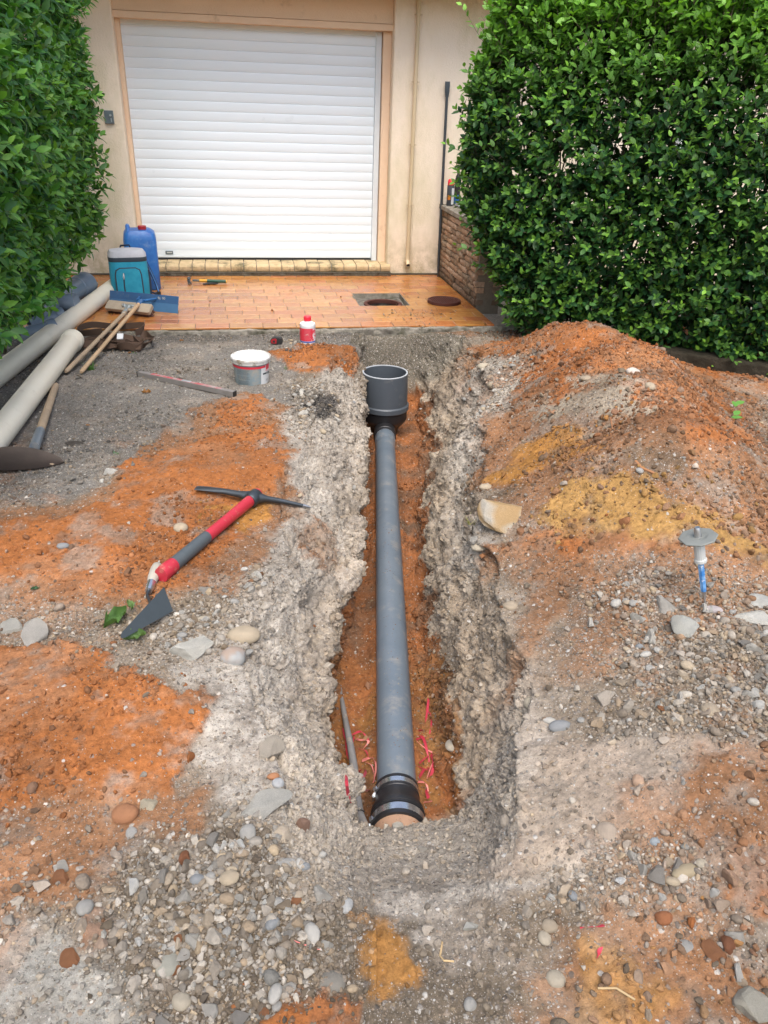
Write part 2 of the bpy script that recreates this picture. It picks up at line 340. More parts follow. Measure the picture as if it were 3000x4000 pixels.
#  Y     Ls    Ll    zl    Lb    zf    Rb   Rm   zm    Rr
ST=np.array([
[-6.52,-.20,-.12,-.052,-.08,-.055,.10,.14,-.052,.18],
[-6.42,-.24,-.13,-.060,-.09,-.085,.15,.18,-.065,.22],
[-6.33,-.27,-.14,-.090,-.09,-.145,.17,.20,-.12,.25],
[-6.20,-.30,-.15,-.15,-.10,-.235,.18,.215,-.18,.265],
[-6.05,-.36,-.15,-.19,-.11,-.335,.19,.22,-.22,.285],
[-6.00,-.38,-.16,-.20,-.12,-.385,.185,.21,-.24,.285],
[-5.955,-.39,-.17,-.21,-.13,-.47,.185,.21,-.245,.285],
[-5.90,-.40,-.18,-.21,-.14,-.515,.185,.21,-.25,.285],
[-5.82,-.43,-.195,-.29,-.13,-.530,.165,.20,-.27,.265],
[-5.60,-.45,-.225,-.29,-.18,-.535,.15,.175,-.28,.21],
[-5.40,-.46,-.25,-.29,-.23,-.54,.14,.160,-.26,.185],
[-5.05,-.45,-.20,-.29,-.22,-.545,.12,.150,-.26,.195],
[-4.70,-.45,-.140,-.29,-.18,-.55,.105,.155,-.26,.25],
[-4.20,-.45,-.105,-.29,-.15,-.56,.125,.20,-.28,.33],
[-3.60,-.40,-.10,-.20,-.13,-.57,.16,.25,-.29,.40],
[-2.90,-.36,-.130,-.16,-.15,-.575,.23,.33,-.30,.46],
[-2.35,-.28,-.175,-.10,-.18,-.58,.24,.35,-.30,.50],
[-2.15,-.26,-.175,-.10,-.18,-.57,.24,.35,-.28,.48],
[-2.03,-.26,-.175,-.09,-.18,-.34,.22,.33,-.2,.44],
[-1.93,-.22,-.16,-.055,-.15,-.08,.18,.28,-.07,.36],
[-1.86,-.2,-.15,-.05,-.1,-.05,.1,.2,-.05,.3]])
HEAPS=[(1.62,-3.45,.145,.40,.42,1.5),(1.92,-3.40,.06,.35,.35,1.6),(1.38,-3.15,.11,.32,.35,1.9),(1.40,-4.02,.15,.50,.26,2),(1.62,-4.05,.12,.4,.35,1.8),(1.22,-4.45,.15,.34,.22,2),(1.45,-4.6,.14,.5,.3,1.8),(1.08,-5.00,.21,.40,.26,1.8),(1.5,-5.05,.10,.45,.35,1.8),
 (-.52,-4.33,.055,.32,.22,2),(-.95,-4.75,.03,.4,.3,2),(-.8,-5.75,.04,.35,.3,2),(.10,-2.35,.025,.28,.2,2),(-.30,-3.75,.02,.25,.3,2),(1.15,-5.55,.06,.5,.3,2),(.75,-6.35,.07,.5,.3,2),(.95,-6.0,.06,.4,.3,2),(-.45,-6.35,.03,.25,.2,2)]
def H(x,y):
    x=np.asarray(x,float); y=np.broadcast_to(np.asarray(y,float),x.shape)
    h=np.full(x.shape,-.05)
    L=x-ax(y)
    berm=(.20-.07*np.clip((-5.2-y)/.6,0,1))*np.clip((L-.24)/.75,0,1)**1.2*np.clip((2.15-L)/.9,0,1)*np.clip((-2.3-y)/1.0,0,1)*np.clip((y+7.6)/1.0,0,1)
    h=h+berm
    for cx,cy,a,sx,sy,pw in HEAPS:
        d=np.sqrt(((x-cx)/sx)**2+((y-cy)/sy)**2); h=h+a*np.exp(-d**pw)
    return h
def hit(u,v):
    d=ray(u,v); t=1.0
    for i in range(900):
        p=CAM+d*t
        if p[2]<H(p[0],p[1]): break
        t+=.01
    for _ in range(6):
        t-=.002 ; p=CAM+d*t
        if p[2]>H(p[0],p[1]): break
    return CAM+d*t
C={'A':(.215,.20,.175),'O':(.405,.150,.048),'OB':(.31,.160,.080),'L':(.47,.42,.35),'D':(.26,.205,.145),'T':(.47,.375,.285),'F':(.37,.35,.30),'Y':(.47,.275,.09),'YO':(.44,.21,.055),'B':(.19,.125,.075),'S':(.40,.33,.24),'W':(.55,.53,.49),'E':(.165,.13,.09),'K':(.07,.065,.06),'LT':(.52,.445,.36)}
PEB={'E':.6,'A':.6,'O':.05,'OB':.25,'L':.45,'D':.6,'T':.2,'F':.35,'Y':.04,'YO':.06,'B':.35,'S':.3,'W':.8,'K':.5,'LT':.25}
Z=[('A',.08,[(-700,600),(300,700),(800,700),(790,760),(640,800),(640,860),(540,900),(440,960),(280,1010),(190,1085),(-700,1120)]),
('D',.06,[(-600,1100),(190,1085),(290,1000),(440,960),(300,1060),(-600,1160)]),
('O',.03,[(590,772),(640,748),(770,750),(778,790),(700,808),(610,800)]),
('OB',.05,[(420,880),(520,850),(640,880),(680,960),(640,1100),(580,1200),(520,1280),(380,1300),(150,1310),(-500,1320),(-500,1120),(150,1100),(260,1040)]),
('O',.04,[(440,950),(600,925),(640,990),(615,1050),(560,1080),(565,1130),(480,1190),(440,1260),(360,1290),(180,1270),(-600,1290),(-600,1150),(150,1125),(260,1080),(270,1010),(380,985)]),
('O',.03,[(470,880),(560,855),(585,890),(520,930),(450,930)]),
('YO',.02,[(470,1110),(570,1090),(560,1140),(500,1170)]),
('L',.06,[(640,860),(700,800),(790,790),(815,960),(790,1180),(730,1400),(750,1700),(790,1900),(690,1900),(590,1800),(480,1720),(400,1600),(420,1540),(380,1460),(430,1400),(520,1290),(575,1180),(640,1080),(650,990),(620,900)]),
('K',.04,[(640,850),(720,845),(760,880),(700,905),(640,890)]),
('O',.03,[(-600,1420),(240,1400),(300,1440),(415,1530),(400,1600),(330,1720),(250,1760),(100,1750),(-600,1760)]),
('OB',.06,[(-600,1740),(120,1740),(330,1720),(440,1690),(430,1800),(330,1850),(250,1940),(100,2000),(-600,2030)]),
('OB',.05,[(660,1090),(720,1100),(700,1200),(640,1150)]),
('E',.08,[(250,1830),(440,1790),(680,1900),(1080,1990),(1300,2000),(1250,2300),(330,2300),(180,2000)]),
('F',.05,[(-600,2050),(120,2060),(270,2090),(370,2150),(400,2320),(-600,2400)]),
('O',.02,[(150,2000),(250,1990),(220,2060),(160,2050)]),
('L',.05,[(680,1880),(1050,1885),(1180,1850),(1330,1800),(1300,1880),(1120,1930),(960,1990),(780,1960)]),
('YO',.03,[(800,2010),(880,1995),(905,2080),(840,2140),(790,2090)]),
('O',.03,[(600,2165),(780,2150),(820,2300),(560,2300)]),
('T',.07,[(1050,1640),(1250,1600),(1400,1600),(1700,1600),(1750,1800),(1450,1780),(1330,1830),(1180,1860),(1060,1850)]),
('OB',.06,[(1500,1640),(1800,1660),(1900,1990),(1640,1950),(1560,1880),(1500,1760)]),
('O',.05,[(1590,1800),(1800,1800),(1800,2000),(1660,1960),(1600,1880)]),
('OB',.06,[(1300,1950),(1450,1950),(1530,2040),(1680,2300),(1150,2300),(1130,2120),(1250,2060)]),
('YO',.03,[(1230,2090),(1330,2060),(1400,2130),(1370,2300),(1220,2300)]),
('LT',.06,[(930,1280),(1060,1400),(1160,1480),(1180,1600),(1100,1700),(1060,1860),(900,1800)]),
('L',.05,[(960,770),(1110,765),(1130,850),(1080,900),(1020,1000),(1000,1100),(1060,1180),(1000,1240),(960,1150),(940,1000),(950,850)]),
('OB',.06,[(1050,900),(1180,870),(1500,930),(1800,1000),(1800,1300),(1400,1220),(1050,1060),(1030,980)]),
('O',.05,[(985,755),(1100,735),(1200,680),(1480,650),(1700,760),(1620,900),(1659,980),(1530,970),(1450,930),(1300,870),(1180,860),(1110,880),(1130,820),(1150,790)]),
('S',.03,[(1190,850),(1300,845),(1400,880),(1350,912),(1200,905)]),
('S',.02,[(1220,818),(1310,815),(1370,835),(1290,838)]),
('YO',.03,[(1060,1045),(1130,960),(1230,930),(1300,965),(1190,1000),(1130,1050)]),
('B',.05,[(1010,1110),(1120,1060),(1250,995),(1400,960),(1600,1040),(1800,1110),(1450,1100),(1300,1040),(1180,1080),(1060,1140)]),
('Y',.03,[(1150,1125),(1240,1040),(1340,1042),(1480,1110),(1540,1170),(1430,1195),(1270,1155)]),
('Y',.04,[(1480,1100),(1600,1150),(1659,1220),(1560,1200)]),
('OB',.06,[(1030,1180),(1230,1130),(1300,1200),(1290,1270),(1180,1400),(1050,1490),(1020,1450),(1140,1350),(1120,1260)]),('O',.05,[(1060,1180),(1230,1130),(1440,1180),(1460,1215),(1300,1205),(1250,1200)]),
('D',.05,[(1290,1230),(1460,1220),(1700,1250),(1800,1600),(1250,1600),(1150,1520),(1130,1430),(1250,1320)]),
]
ZP=[(k,s,np.array([hit(*q)[:2] for q in poly])) for k,s,poly in Z]
def sdf(px,py,poly):
    d=np.full(px.shape,1e9); ins=np.zeros(px.shape,bool); n=len(poly)
    for i in range(n):
        a=poly[i]; b=poly[(i+1)%n]; e=b-a
        wx=px-a[0]; wy=py-a[1]; t=np.clip((wx*e[0]+wy*e[1])/(e@e+1e-12),0,1)
        d=np.minimum(d,(wx-e[0]*t)**2+(wy-e[1]*t)**2)
        c=((a[1]<=py)&(b[1]>py))|((b[1]<=py)&(a[1]>py))
        ins^=c&(px<(b[0]-a[0])*(py-a[1])/(b[1]-a[1]+1e-12)+a[0])
    return np.where(ins,-1,1)*np.sqrt(d)
rows=[-7.4]
while rows[-1]<-1.875: rows.append(rows[-1]+ (.0075 if rows[-1]<-4.6 else .0105))
rows=np.array(rows); rows[-1]=-1.868; NY=len(rows)
st=np.stack([np.interp(rows,ST[:,0],ST[:,k]) for k in range(ST.shape[1])],1)
wig=lambda s,a,f=3.: a*fbm(np.stack([rows*f,rows*0,rows*0+s],-1),1,3,s)
A_=ax(rows); XL=-2.7; XR=3.9
def seg(a,b,n,end=False): 
    t=np.linspace(0,1,n,endpoint=end)[None]; return a[:,None]*(1-t)+b[:,None]*t
dep=np.clip((-.05-st[:,5])/.3,0,1)
Lsx=A_+st[:,1]+wig(1,.10)*dep; Llx=A_+st[:,2]+wig(2,.035,6)*dep; Lbx=A_+st[:,4]+wig(3,.03,5)*dep
Rbx=A_+st[:,6]+wig(4,.03,5)*dep; Rmx=A_+st[:,7]+wig(5,.04,5)*dep; Rrx=A_+st[:,9]+wig(6,.09,4)*dep
Lbx=np.minimum(Lbx,Llx+.05); Rmx=np.maximum(Rmx,Rbx+.01); nearf=np.clip((rows+6.05)/.2,0,1); Rrx=np.maximum(Rrx,Rmx+.02)+(.03+.10*nearf)*dep+.05*fbm(np.stack([rows*0+7,rows,rows*0],-1),6,3,19)*dep; Rmx=Rmx*(1-.85*dep)+(Rbx+.42*(Rrx-Rbx)+wig(9,.035,6)*dep)*.85*dep
one=np.ones(NY)
Hs=H(Lsx,rows); Hr=H(Rrx,rows); zl=st[:,3]+wig(7,.04)*dep; zm=st[:,8]+wig(8,.05)*dep; zf=st[:,5]
c_s=[260,60,56,56,40,50,330]
Xg=np.concatenate([seg(one*XL,Lsx,260),seg(Lsx,Llx,60),seg(Llx,Lbx,56),seg(Lbx,Rbx,56),seg(Rbx,Rmx,40),seg(Rmx,Rrx,50),seg(Rrx,one*XR,330,True)],1)
Yg=np.repeat(rows[:,None],Xg.shape[1],1)
def ease(a,b,n,p):
    t=np.linspace(0,1,n,endpoint=False)[None]**p; return a[:,None]*(1-t)+b[:,None]*t
ZL=H(Xg[:,:260],Yg[:,:260]); ZR=H(Xg[:,-330:],Yg[:,-330:])
tf=np.linspace(0,1,56,endpoint=False)[None]
_fx=Lbx[:,None]*(1-tf)+Rbx[:,None]*tf-A_[:,None]
floor=zf[:,None]+.03*dep[:,None]*((2*tf-1)**4)+(.034+.03*fbm(np.stack([_fx*0,np.repeat(rows[:,None],56,1),_fx*0+(_fx>0)*5],-1),5,2,88))*dep[:,None]*np.exp(-((np.abs(_fx)-.068)/.028)**2)*(rows[:,None]>-5.9)
ZZ=np.concatenate([ZL,ease(Hs,zl,60,1.7),seg(zl,floor[:,0],56),floor,seg(floor[:,-1],zm,40),ease(zm,Hr,50,.80),ZR],1)
NX=Xg.shape[1]
seginfo=np.concatenate([np.full(n,i) for i,n in enumerate(c_s)])[None].repeat(NY,0)
V=np.stack([Xg,Yg,ZZ],-1)
# colours
px,py=Xg.ravel(),Yg.ravel(); PP=V.reshape(-1,3)
wx=px+.10*fbm(P3(px,py),5,4,31)+.035*fbm(P3(px,py),28,3,33); wy=py+.10*fbm(P3(px,py),5,4,32)+.035*fbm(P3(px,py),28,3,34)
col=np.empty((len(px),3)); col[:]=C['D']; peb=np.full(len(px),PEB['D']); cla=np.full(len(px),.25); sand=np.zeros(len(px))
names=list(C)
for k,s,poly in ZP:
    d=sdf(wx,wy,poly); a=np.clip(.5-d/(2*s*.55),0,1); a=a*a*(3-2*a)
    col=col*(1-a[:,None])+np.array(C[k])*a[:,None]; peb=peb*(1-a)+PEB[k]*a
    sand=sand*(1-a)+(1. if k in('O','Y','YO') else .4 if k in('OB','B','S') else 0)*a
# earth of one colour dusted and smeared over its neighbours
def smear(c,th,sc,sd,k,mask=1.):
    global col
    a=np.clip((fbm(P3(px,py),sc,5,sd,.62)-th)*5,0,1)*k*mask; col=col*(1-a[:,None])+np.array(c)*a[:,None]
Lr=px-ax(py)
smear((.40,.20,.095),-.08,2.6,201,.7,np.clip((Lr-.35)/.2,0,1)); smear((.17,.11,.066),.10,4.5,202,.5,np.clip((Lr-.45)/.2,0,1)*np.clip((-3.0-py)/.5,0,1))
smear((.44,.23,.12),.12,3.1,203,.5,np.clip((-.5-Lr)/.2,0,1)*np.clip((-3.4-py)/.6,0,1)); smear((.34,.29,.23),.14,7,204,.6)
for k,s,poly in ZP:
    if k in ('Y','YO','S'):
        d=sdf(wx,wy,poly); a=np.clip(.5-d/(2*s*.7),0,1)*.8; col=col*(1-a[:,None])+np.array(C[k])*a[:,None]
smear((.30,.15,.075),.16,9,205,.55,sand); smear((.20,.16,.12),.24,12,206,.5)
# trench walls and floor
si=seginfo.ravel(); dd=np.repeat(dep,NX); zz=PP[:,2]
nz=fbm(PP,7,4,41); nz2=fbm(PP*np.array([1,1,2.5]),14,3,42)
wallm=((si>=1)&(si<=5))*dd
tanw=np.clip((-.10-zz+.05*nz)/.15,0,1)*wallm
wc=np.array(C['LT'])*(1-np.clip(.42+nz2,0,1))[:,None]+np.array((.45,.36,.25))*np.clip(.42+nz2,0,1)[:,None]
wc=np.where((si>=4)[:,None],wc*.35+.65*(np.array((.52,.42,.30))+np.array((-.08,-.10,-.10))*np.clip(nz*1.5+.4,0,1)[:,None]),wc); k_=(tanw*.85*((si!=3)))[:,None]; col=col*(1-k_)+wc*k_; peb=np.where(k_[:,0]>.3,peb*.4+.16,peb)
lay=fbm(PP*np.array([.6,.6,9]),2.2,3,43)+.5*nz; lk=np.clip(lay*2.0,0,.40)*tanw; col=col*(1-lk[:,None])+np.array((.30,.235,.165))*lk[:,None]
oz=np.where(si>=4,-.40,-.36)+.20*nz+np.where((si>=4)&(py<-5.3)&(py>-5.95),.03,0)
om=np.clip((oz-zz)/.03,0,1)*dd*((si>=2)&(si<=5)); om=np.where(si==3,dd*np.clip((-.42-zz)/.05,0,1),om)
oc=np.array((.40,.155,.056))*(1-np.clip(nz*1.2+.38,0,1))[:,None]+np.array((.21,.13,.08))*np.clip(nz*1.2+.25,0,1)[:,None]
yy=np.clip((py+5.0)/-.3,0,1)*np.clip(.4+nz2*1.5,0,1)*.7
oc=oc*(1-yy[:,None])+np.array((.38,.19,.06))*yy[:,None]
om=om*(py>-5.98); om=om[:,None]; col=col*(1-om)+oc*om; peb=peb*(1-om[:,0])+.10*om[:,0]; sand=sand*(1-om[:,0])+.7*om[:,0]
endw=((si==3)&(py<-5.88)|(si>=1)&(si<=5)&(py<-5.98)); ek=np.clip((-5.86-py)/.08,0,1)*((si>=1)&(si<=5))*np.clip(dd*2.5,0,1); col=col*(1-ek[:,None])+np.array((.46,.40,.32))*ek[:,None]; peb=np.where(ek>.5,.65,peb)
fe=np.clip((py+2.2)/.06,0,1)*((si>=1)&(si<=5))*np.clip((zz+.40)/.06,0,1); col=col*(1-fe[:,None])+np.array((.22,.195,.145))*fe[:,None]; peb=np.where(fe>.5,.9,peb)
tb=np.clip((Lr-.18)/.1,0,1)*np.clip((.55-Lr)/.25,0,1)*np.clip((-5.0-py)/.3,0,1)*np.clip(.6+nz2,0,1)*.5; col=col*(1-tb[:,None])+np.array((.46,.37,.27))*tb[:,None]
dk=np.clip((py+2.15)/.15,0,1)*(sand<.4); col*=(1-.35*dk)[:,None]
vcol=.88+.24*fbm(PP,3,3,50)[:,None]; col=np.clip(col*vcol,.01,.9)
# displacement along normals
gx=np.gradient(V,axis=1); gy=np.gradient(V,axis=0); Nn=np.cross(gx,gy); Nn/=np.linalg.norm(Nn,axis=-1,keepdims=True)+1e-12
Nf=Nn.reshape(-1,3)
wmask=((si>=1)&(si<=5)&(si!=3))*dd; rough=(1-.72*sand)
amp=.010*fbm(PP,5,2,60)+ (.006+.004*rough+.012*wmask)*fbm(PP,17,3,61)+(.003+.006*rough+.007*wmask)*np.abs(fbm(PP,48,3,62,.6))+(.0025+.0025*rough)*fbm(PP,120,2,63)
amp+=-.020*wmask+.030*wmask*fbm(PP*np.array([1,1,1.4]),7.5,3,68)+.012*wmask*np.abs(fbm(PP,16,2,69)); tn=fbm(PP,10,3,71)*3.2; tr_=np.floor(tn)+np.clip((tn-np.floor(tn)-.5)*5+.5,0,1); amp+=.013*wmask*tr_; cr_=fbm(PP,26,3,66); amp+=-.022*np.clip(np.abs(cr_)*-7+.7,0,1)*wmask
amp+=.014*sand*(si!=3)*(wallm<.3); clod=np.clip(fbm(PP,70,2,65)-.22,0,1); amp+=.022*clod*sand
edge=np.clip((py+7.4)/.03,0,1)*np.clip((-1.875-py)/.03,0,1)
PP2=PP+Nf*(amp*edge)[:,None]
PP2[:,1]=np.where(np.repeat(np.arange(NY)==NY-1,NX),-1.868,np.minimum(PP2[:,1],-1.868))
idx=np.arange(NY*NX).reshape(NY,NX)
Fq=np.stack([idx[:-1,:-1],idx[:-1,1:],idx[1:,1:],idx[1:,:-1]],-1).reshape(-1,4)
# outer skirt reaching the horizon (ring of quads joined to the rim of the grid)
far=80.; rimV=[];rimF=[]; base=len(PP2)
def skirt(ids,off):
    b=base+len(rimV); P=PP2[ids]
    for p in P: rimV.append(off(p))
    for i in range(len(ids)-1): rimF.append((ids[i],ids[i+1],b+i+1,b+i))
skirt(idx[0,::-1],lambda p:(-far if p[0]<XL+1e-3 else far if p[0]>XR-1e-3 else p[0],-far,-.06))
skirt(idx[:,0],lambda p:(-far,-far if p[1]<-7.39 else p[1],-.06))
skirt(idx[::-1,-1],lambda p:(far,-far if p[1]<-7.39 else p[1],-.06))
n0=base+len(rimV)
rimV+=[(-far,-1.868,-.06),(XL,-1.868,-.06),(XL,far,-.06),(-far,far,-.06),(1.45,-1.868,-.06),(far,-1.868,-.06),(far,far,-.06),(1.45,far,-.06)]
rimF+=[(n0,n0+1,n0+2,n0+3),(n0+4,n0+5,n0+6,n0+7)]
nr=len(rimV); VA=np.concatenate([PP2,np.array(rimV)]); CA=np.concatenate([col,np.tile((.30,.27,.22),(nr,1))])
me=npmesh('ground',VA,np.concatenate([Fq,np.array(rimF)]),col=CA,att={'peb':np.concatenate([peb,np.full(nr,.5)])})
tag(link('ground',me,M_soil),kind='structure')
Gn=Nf; 
def ground_z(x,y):
    j=min(NY-1,max(0,int(np.searchsorted(rows,y)))); r=PP2.reshape(NY,NX,3)[j]
    return float(np.interp(x,r[:,0],r[:,2])) if True else 0
def G(u,v,dz=0):
    """surface point of the soil under a picture position"""
    d=ray(u,v); P=PP2.reshape(NY,NX,3); t=.9; last=t
    while t<7:
        p=CAM+d*t
        if p[1]>-1.87: break
        if p[2]<ground_z(p[0],p[1]): break
        last=t; t+=.008
    p=CAM+d*t; p[2]+=dz; return p
def gs(u,v,dz=0):
    p=G(u,v); return (float(p[0]),float(p[1]),float(p[2]+dz))
# ------------------------------------------------------------------ stones
def ico(sub):
    bm=bmesh.new(); bmesh.ops.create_icosphere(bm,subdivisions=sub,radius=1); bm.verts.ensure_lookup_table()
    v=np.array([q.co[:] for q in bm.verts]); f=np.array([[q.index for q in F_.verts] for F_ in bm.faces]); bm.free(); return v,f
I1,I2,I3=ico(1),ico(2),ico(3)
def stone_t(base,seed,angular):
    v,f=base; r=np.random.default_rng(seed); v=v.copy()
    if angular:
        for _ in range(9):
            n=r.normal(size=3); n/=np.linalg.norm(n); d=r.uniform(.34,.72); k=v@n; v=v-np.outer(np.maximum(k-d,0),n)
        v*=1+.05*vn(v*3+seed,seed)[:,None]
        v*=np.array([1,r.uniform(.68,.98),r.uniform(.55,.9)])
    else:
        v*=1+.14*vn(v*.9+seed*3.1,seed)[:,None]+.02*vn(v*4+seed,seed)[:,None]
        v*=np.array([1,r.uniform(.62,.92),r.uniform(.48,.75)])
    return v/np.abs(v[:,0]).max(),f
def scatter(name,temps,P,Mx,cols,mt,kinds,jit=None):
    Vs=[];Fs=[];Cs=[];o=0
    for k,(tv,tf_) in enumerate(temps):
        q=np.where(kinds==k)[0]
        if not len(q): continue
        vv=P[q][:,None]+np.einsum('vj,nij->nvi',tv,Mx[q]); n=len(tv)
        Vs.append(vv.reshape(-1,3)); Fs.append((tf_[None]+(o+np.arange(len(q))*n)[:,None,None]).reshape(-1,tf_.shape[1]))
        Cs.append(np.repeat(cols[q],n,0)); o+=len(q)*n
    F_=np.concatenate(Fs); q4=F_.shape[1]==4
    return npmesh(name,np.concatenate(Vs),F_ if q4 else None,None if q4 else F_,col=np.concatenate(Cs),smooth=jit)
def randrot(n,N=None,flat=.5):
    z=rng.normal(size=(n,3))*flat
    z=z+(N if N is not None else np.array([0,0,1])); z/=np.linalg.norm(z,axis=1,keepdims=True)
    a=rng.normal(size=(n,3)); x=np.cross(a,z); x/=np.linalg.norm(x,axis=1,keepdims=True); y=np.cross(z,x)
    return np.stack([x,y,z],-1)
# surface sampling weights
Pq=PP2.reshape(NY,NX,3); e1=Pq[:-1,1:]-Pq[:-1,:-1]; e2=Pq[1:,:-1]-Pq[:-1,:-1]
area=np.linalg.norm(np.cross(e1,e2),axis=-1).ravel(); cell=idx[:-1,:-1].ravel()
dist=np.linalg.norm(Pq[:-1,:-1].reshape(-1,3)-CAM,axis=1)
vis=np.clip((py[cell]+6.95)/.05,0,1)*(px[cell]>-2.3)
def frustum(P):
    d=P-CAM; z=d@CF; u=(d@CR)/z; v=(d@CU)/z
    return (z>.3)&(np.abs(u)<.54)&(np.abs(v)<.70)
vis=vis*frustum(Pq[:-1,:-1].reshape(-1,3))
def sample(n,w):
    w=w/w.sum(); c=np.searchsorted(np.cumsum(w),rng.random(n)); c=np.clip(c,0,len(w)-1)
    p=Pq[:-1,:-1].reshape(-1,3)[c]+e1.reshape(-1,3)[c]*rng.random((n,1))+e2.reshape(-1,3)[c]*rng.random((n,1))
    return p,cell[c]
patch=np.clip(.55+1.6*fbm(P3(px,py),2.2,3,70),0.06,1.6)[cell]
pebc=peb[cell]; sandc=sand[cell]
HV=[[(440,1790),(640,1800),(720,1900),(770,2000),(770,2300),(430,2300),(330,2130),(180,2030),(0,2010),(0,1930),(200,1880)],[(1130,1400),(1300,1270),(1700,1290),(1700,1600),(1250,1620),(1140,1540)],[(800,1950),(1050,1945),(1250,1880),(1440,1800),(1600,1880),(1700,2300),(1480,2120),(1250,2050),(1130,2080),(1100,2300),(960,2300),(920,2080)],[(620,830),(780,800),(790,1000),(660,960)],[(960,800),(1110,780),(1090,880),(1000,960)],[(380,1290),(560,1200),(620,1260),(480,1420),(330,1400)]]
hv=np.zeros(len(px))
for poly in HV:
    hv=np.maximum(hv,np.clip(.5-sdf(wx,wy,np.array([hit(*q)[:2] for q in poly]))/.12,0,1))
hvc=hv[cell]
onfl=(si[cell]==3)&(dd[cell]>.9)&(py[cell]>-5.85)
dens=(pebc**1.3)*patch*(1-.93*sandc)*(.42+1.25*hvc)+.02
dens=np.where((si[cell]>=1)&(si[cell]<=5)&(dd[cell]>.5),dens*.16+.05,dens); dens=np.where(onfl,.04,dens)
T_small=[stone_t(I1,s,s%3!=0) for s in range(6)]
T_big=[stone_t(I2,20+s,s%4!=1) for s in range(12)]
PAL=np.array([(.44,.42,.38),(.30,.28,.25),(.22,.195,.165),(.54,.52,.48),(.36,.29,.21),(.40,.35,.28),(.27,.275,.265),(.46,.38,.27),(.17,.14,.11),(.60,.58,.54)])
PW=np.array([.2,.15,.13,.08,.1,.12,.08,.05,.06,.03])
def cols_for(vi,n):
    c=PAL[rng.choice(len(PAL),n,p=PW/PW.sum())]*rng.uniform(.55,1.02,(n,1))*np.array([1,.955,.885]); g=col[vi]
    k=(rng.random(n)<sand[vi]*.75+.12)[:,None]; c=np.where(k,g*rng.uniform(.7,1.05,(n,1)),c)
    dusty=np.clip(rng.uniform(0,.45,(n,1))+(.45*((si[vi]>=1)&(si[vi]<=5)))[:,None],0,.85); return np.clip(c*(1-dusty)+g*dusty,.02,.85)
def gravel(name,n,smin,smax,pw,temps,w,sink=.25,flat=.5):
    p,vi=sample(n,w); s=smin*(1-rng.random(n)*(1-(smin/smax)**pw))**(-1/pw)
    Mx=randrot(n,Gn[vi],flat)*(s/2)[:,None,None]*rng.uniform(.75,1.2,(n,1,1))
    p=p+Gn[vi]*(s*(.5-sink)*.45)[:,None]
    return scatter(name,temps,p,Mx,cols_for(vi,n),M_gravel,rng.integers(0,len(temps),n),jit=False)
wA=area*vis*dens
near=np.clip(2.6/dist,0.3,1.6)
tag(link('gravel',gravel('gravel',40000,.006,.018,1.6,T_small,wA*near),M_gravel),'loose small crushed gravel scattered over the soil','gravel',kind='stuff')
tag(link('coarse_gravel',gravel('coarse_gravel',6300,.011,.036,2.2,T_big,wA*(.30+hvc),sink=.12),M_gravel),'coarser mixed pebbles and crushed stone over the ground','gravel',kind='stuff')
# crumbs / clods of orange and brown earth
def near_col(vi,k=1.):
    r_=vi//NX+np.round(rng.normal(size=len(vi))*7*k).astype(int); c_=vi%NX+np.round(rng.normal(size=len(vi))*9*k).astype(int)
    return col[np.clip(r_,0,NY-1)*NX+np.clip(c_,0,NX-1)]
def clods(name,n):
    w=area*vis*(sandc+.30+.3*hvc)*np.clip(.25+1.8*fbm(P3(px,py),3,3,75),.03,1.5)[cell]*np.where(onfl,.5,1)
    p,vi=sample(n,w); s=.004*(1-rng.random(n)*(1-(.004/.03)**1.5))**(-1/1.5)
    Mx=randrot(n,Gn[vi],.8)*(s/2)[:,None,None]
    c=near_col(vi)*rng.uniform(.5,.98,(n,1)); kinds=rng.integers(0,len(T_small),n)
    return scatter(name,T_small,p+Gn[vi]*(s*.1)[:,None],Mx,c,M_gravel,kinds,jit=False)
tag(link('earth_crumbs',clods('earth_crumbs',42000),M_gravel),'crumbled clods of orange and brown earth over the soil','soil',kind='stuff')
def bigclods(n):
    Lr_=(px-ax(py))[cell]; w=area*vis*((Lr_>.5)*.8+.25*sandc+.15*(Lr_>.3))*np.clip(.2+2*fbm(P3(px,py),4,3,77),.03,1.5)[cell]*(~onfl)
    p,vi=sample(n,w); s=.011*(1-rng.random(n)*(1-(.011/.042)**2.2))**(-1/2.2)
    return scatter('earth_clods',T_big,p+Gn[vi]*(s*.12)[:,None],randrot(n,Gn[vi],.9)*(s/2)[:,None,None],near_col(vi,1.6)*rng.uniform(.55,.95,(n,1)),M_gravel,rng.integers(0,len(T_big),n),jit=False)
tag(link('earth_clods',bigclods(6500),M_gravel),'bigger clods of brown and orange earth over the heaps','soil',kind='stuff')
def wallstones(n):
    m_=((si[cell]>=1)&(si[cell]<=5)&(si[cell]!=3)&(dd[cell]>.4)&(py[cell]<-2.0)); w=area*vis*m_*np.clip((PP2[cell][:,2]+.50)/.12,0,1)
    p,vi=sample(n,w); s=.012*(1-rng.random(n)*(1-(.012/.050)**2.0))**(-1/2.0)
    c=cols_for(vi,n)
    return scatter('embedded_stones',T_big,p-Gn[vi]*(s*.10)[:,None],randrot(n,Gn[vi],.9)*(s/2)[:,None,None],c,M_gravel,rng.integers(0,len(T_big),n),jit=False)
tag(link('embedded_stones',wallstones(1500),M_gravel),'stones sticking out of the cut trench walls','gravel',kind='stuff')
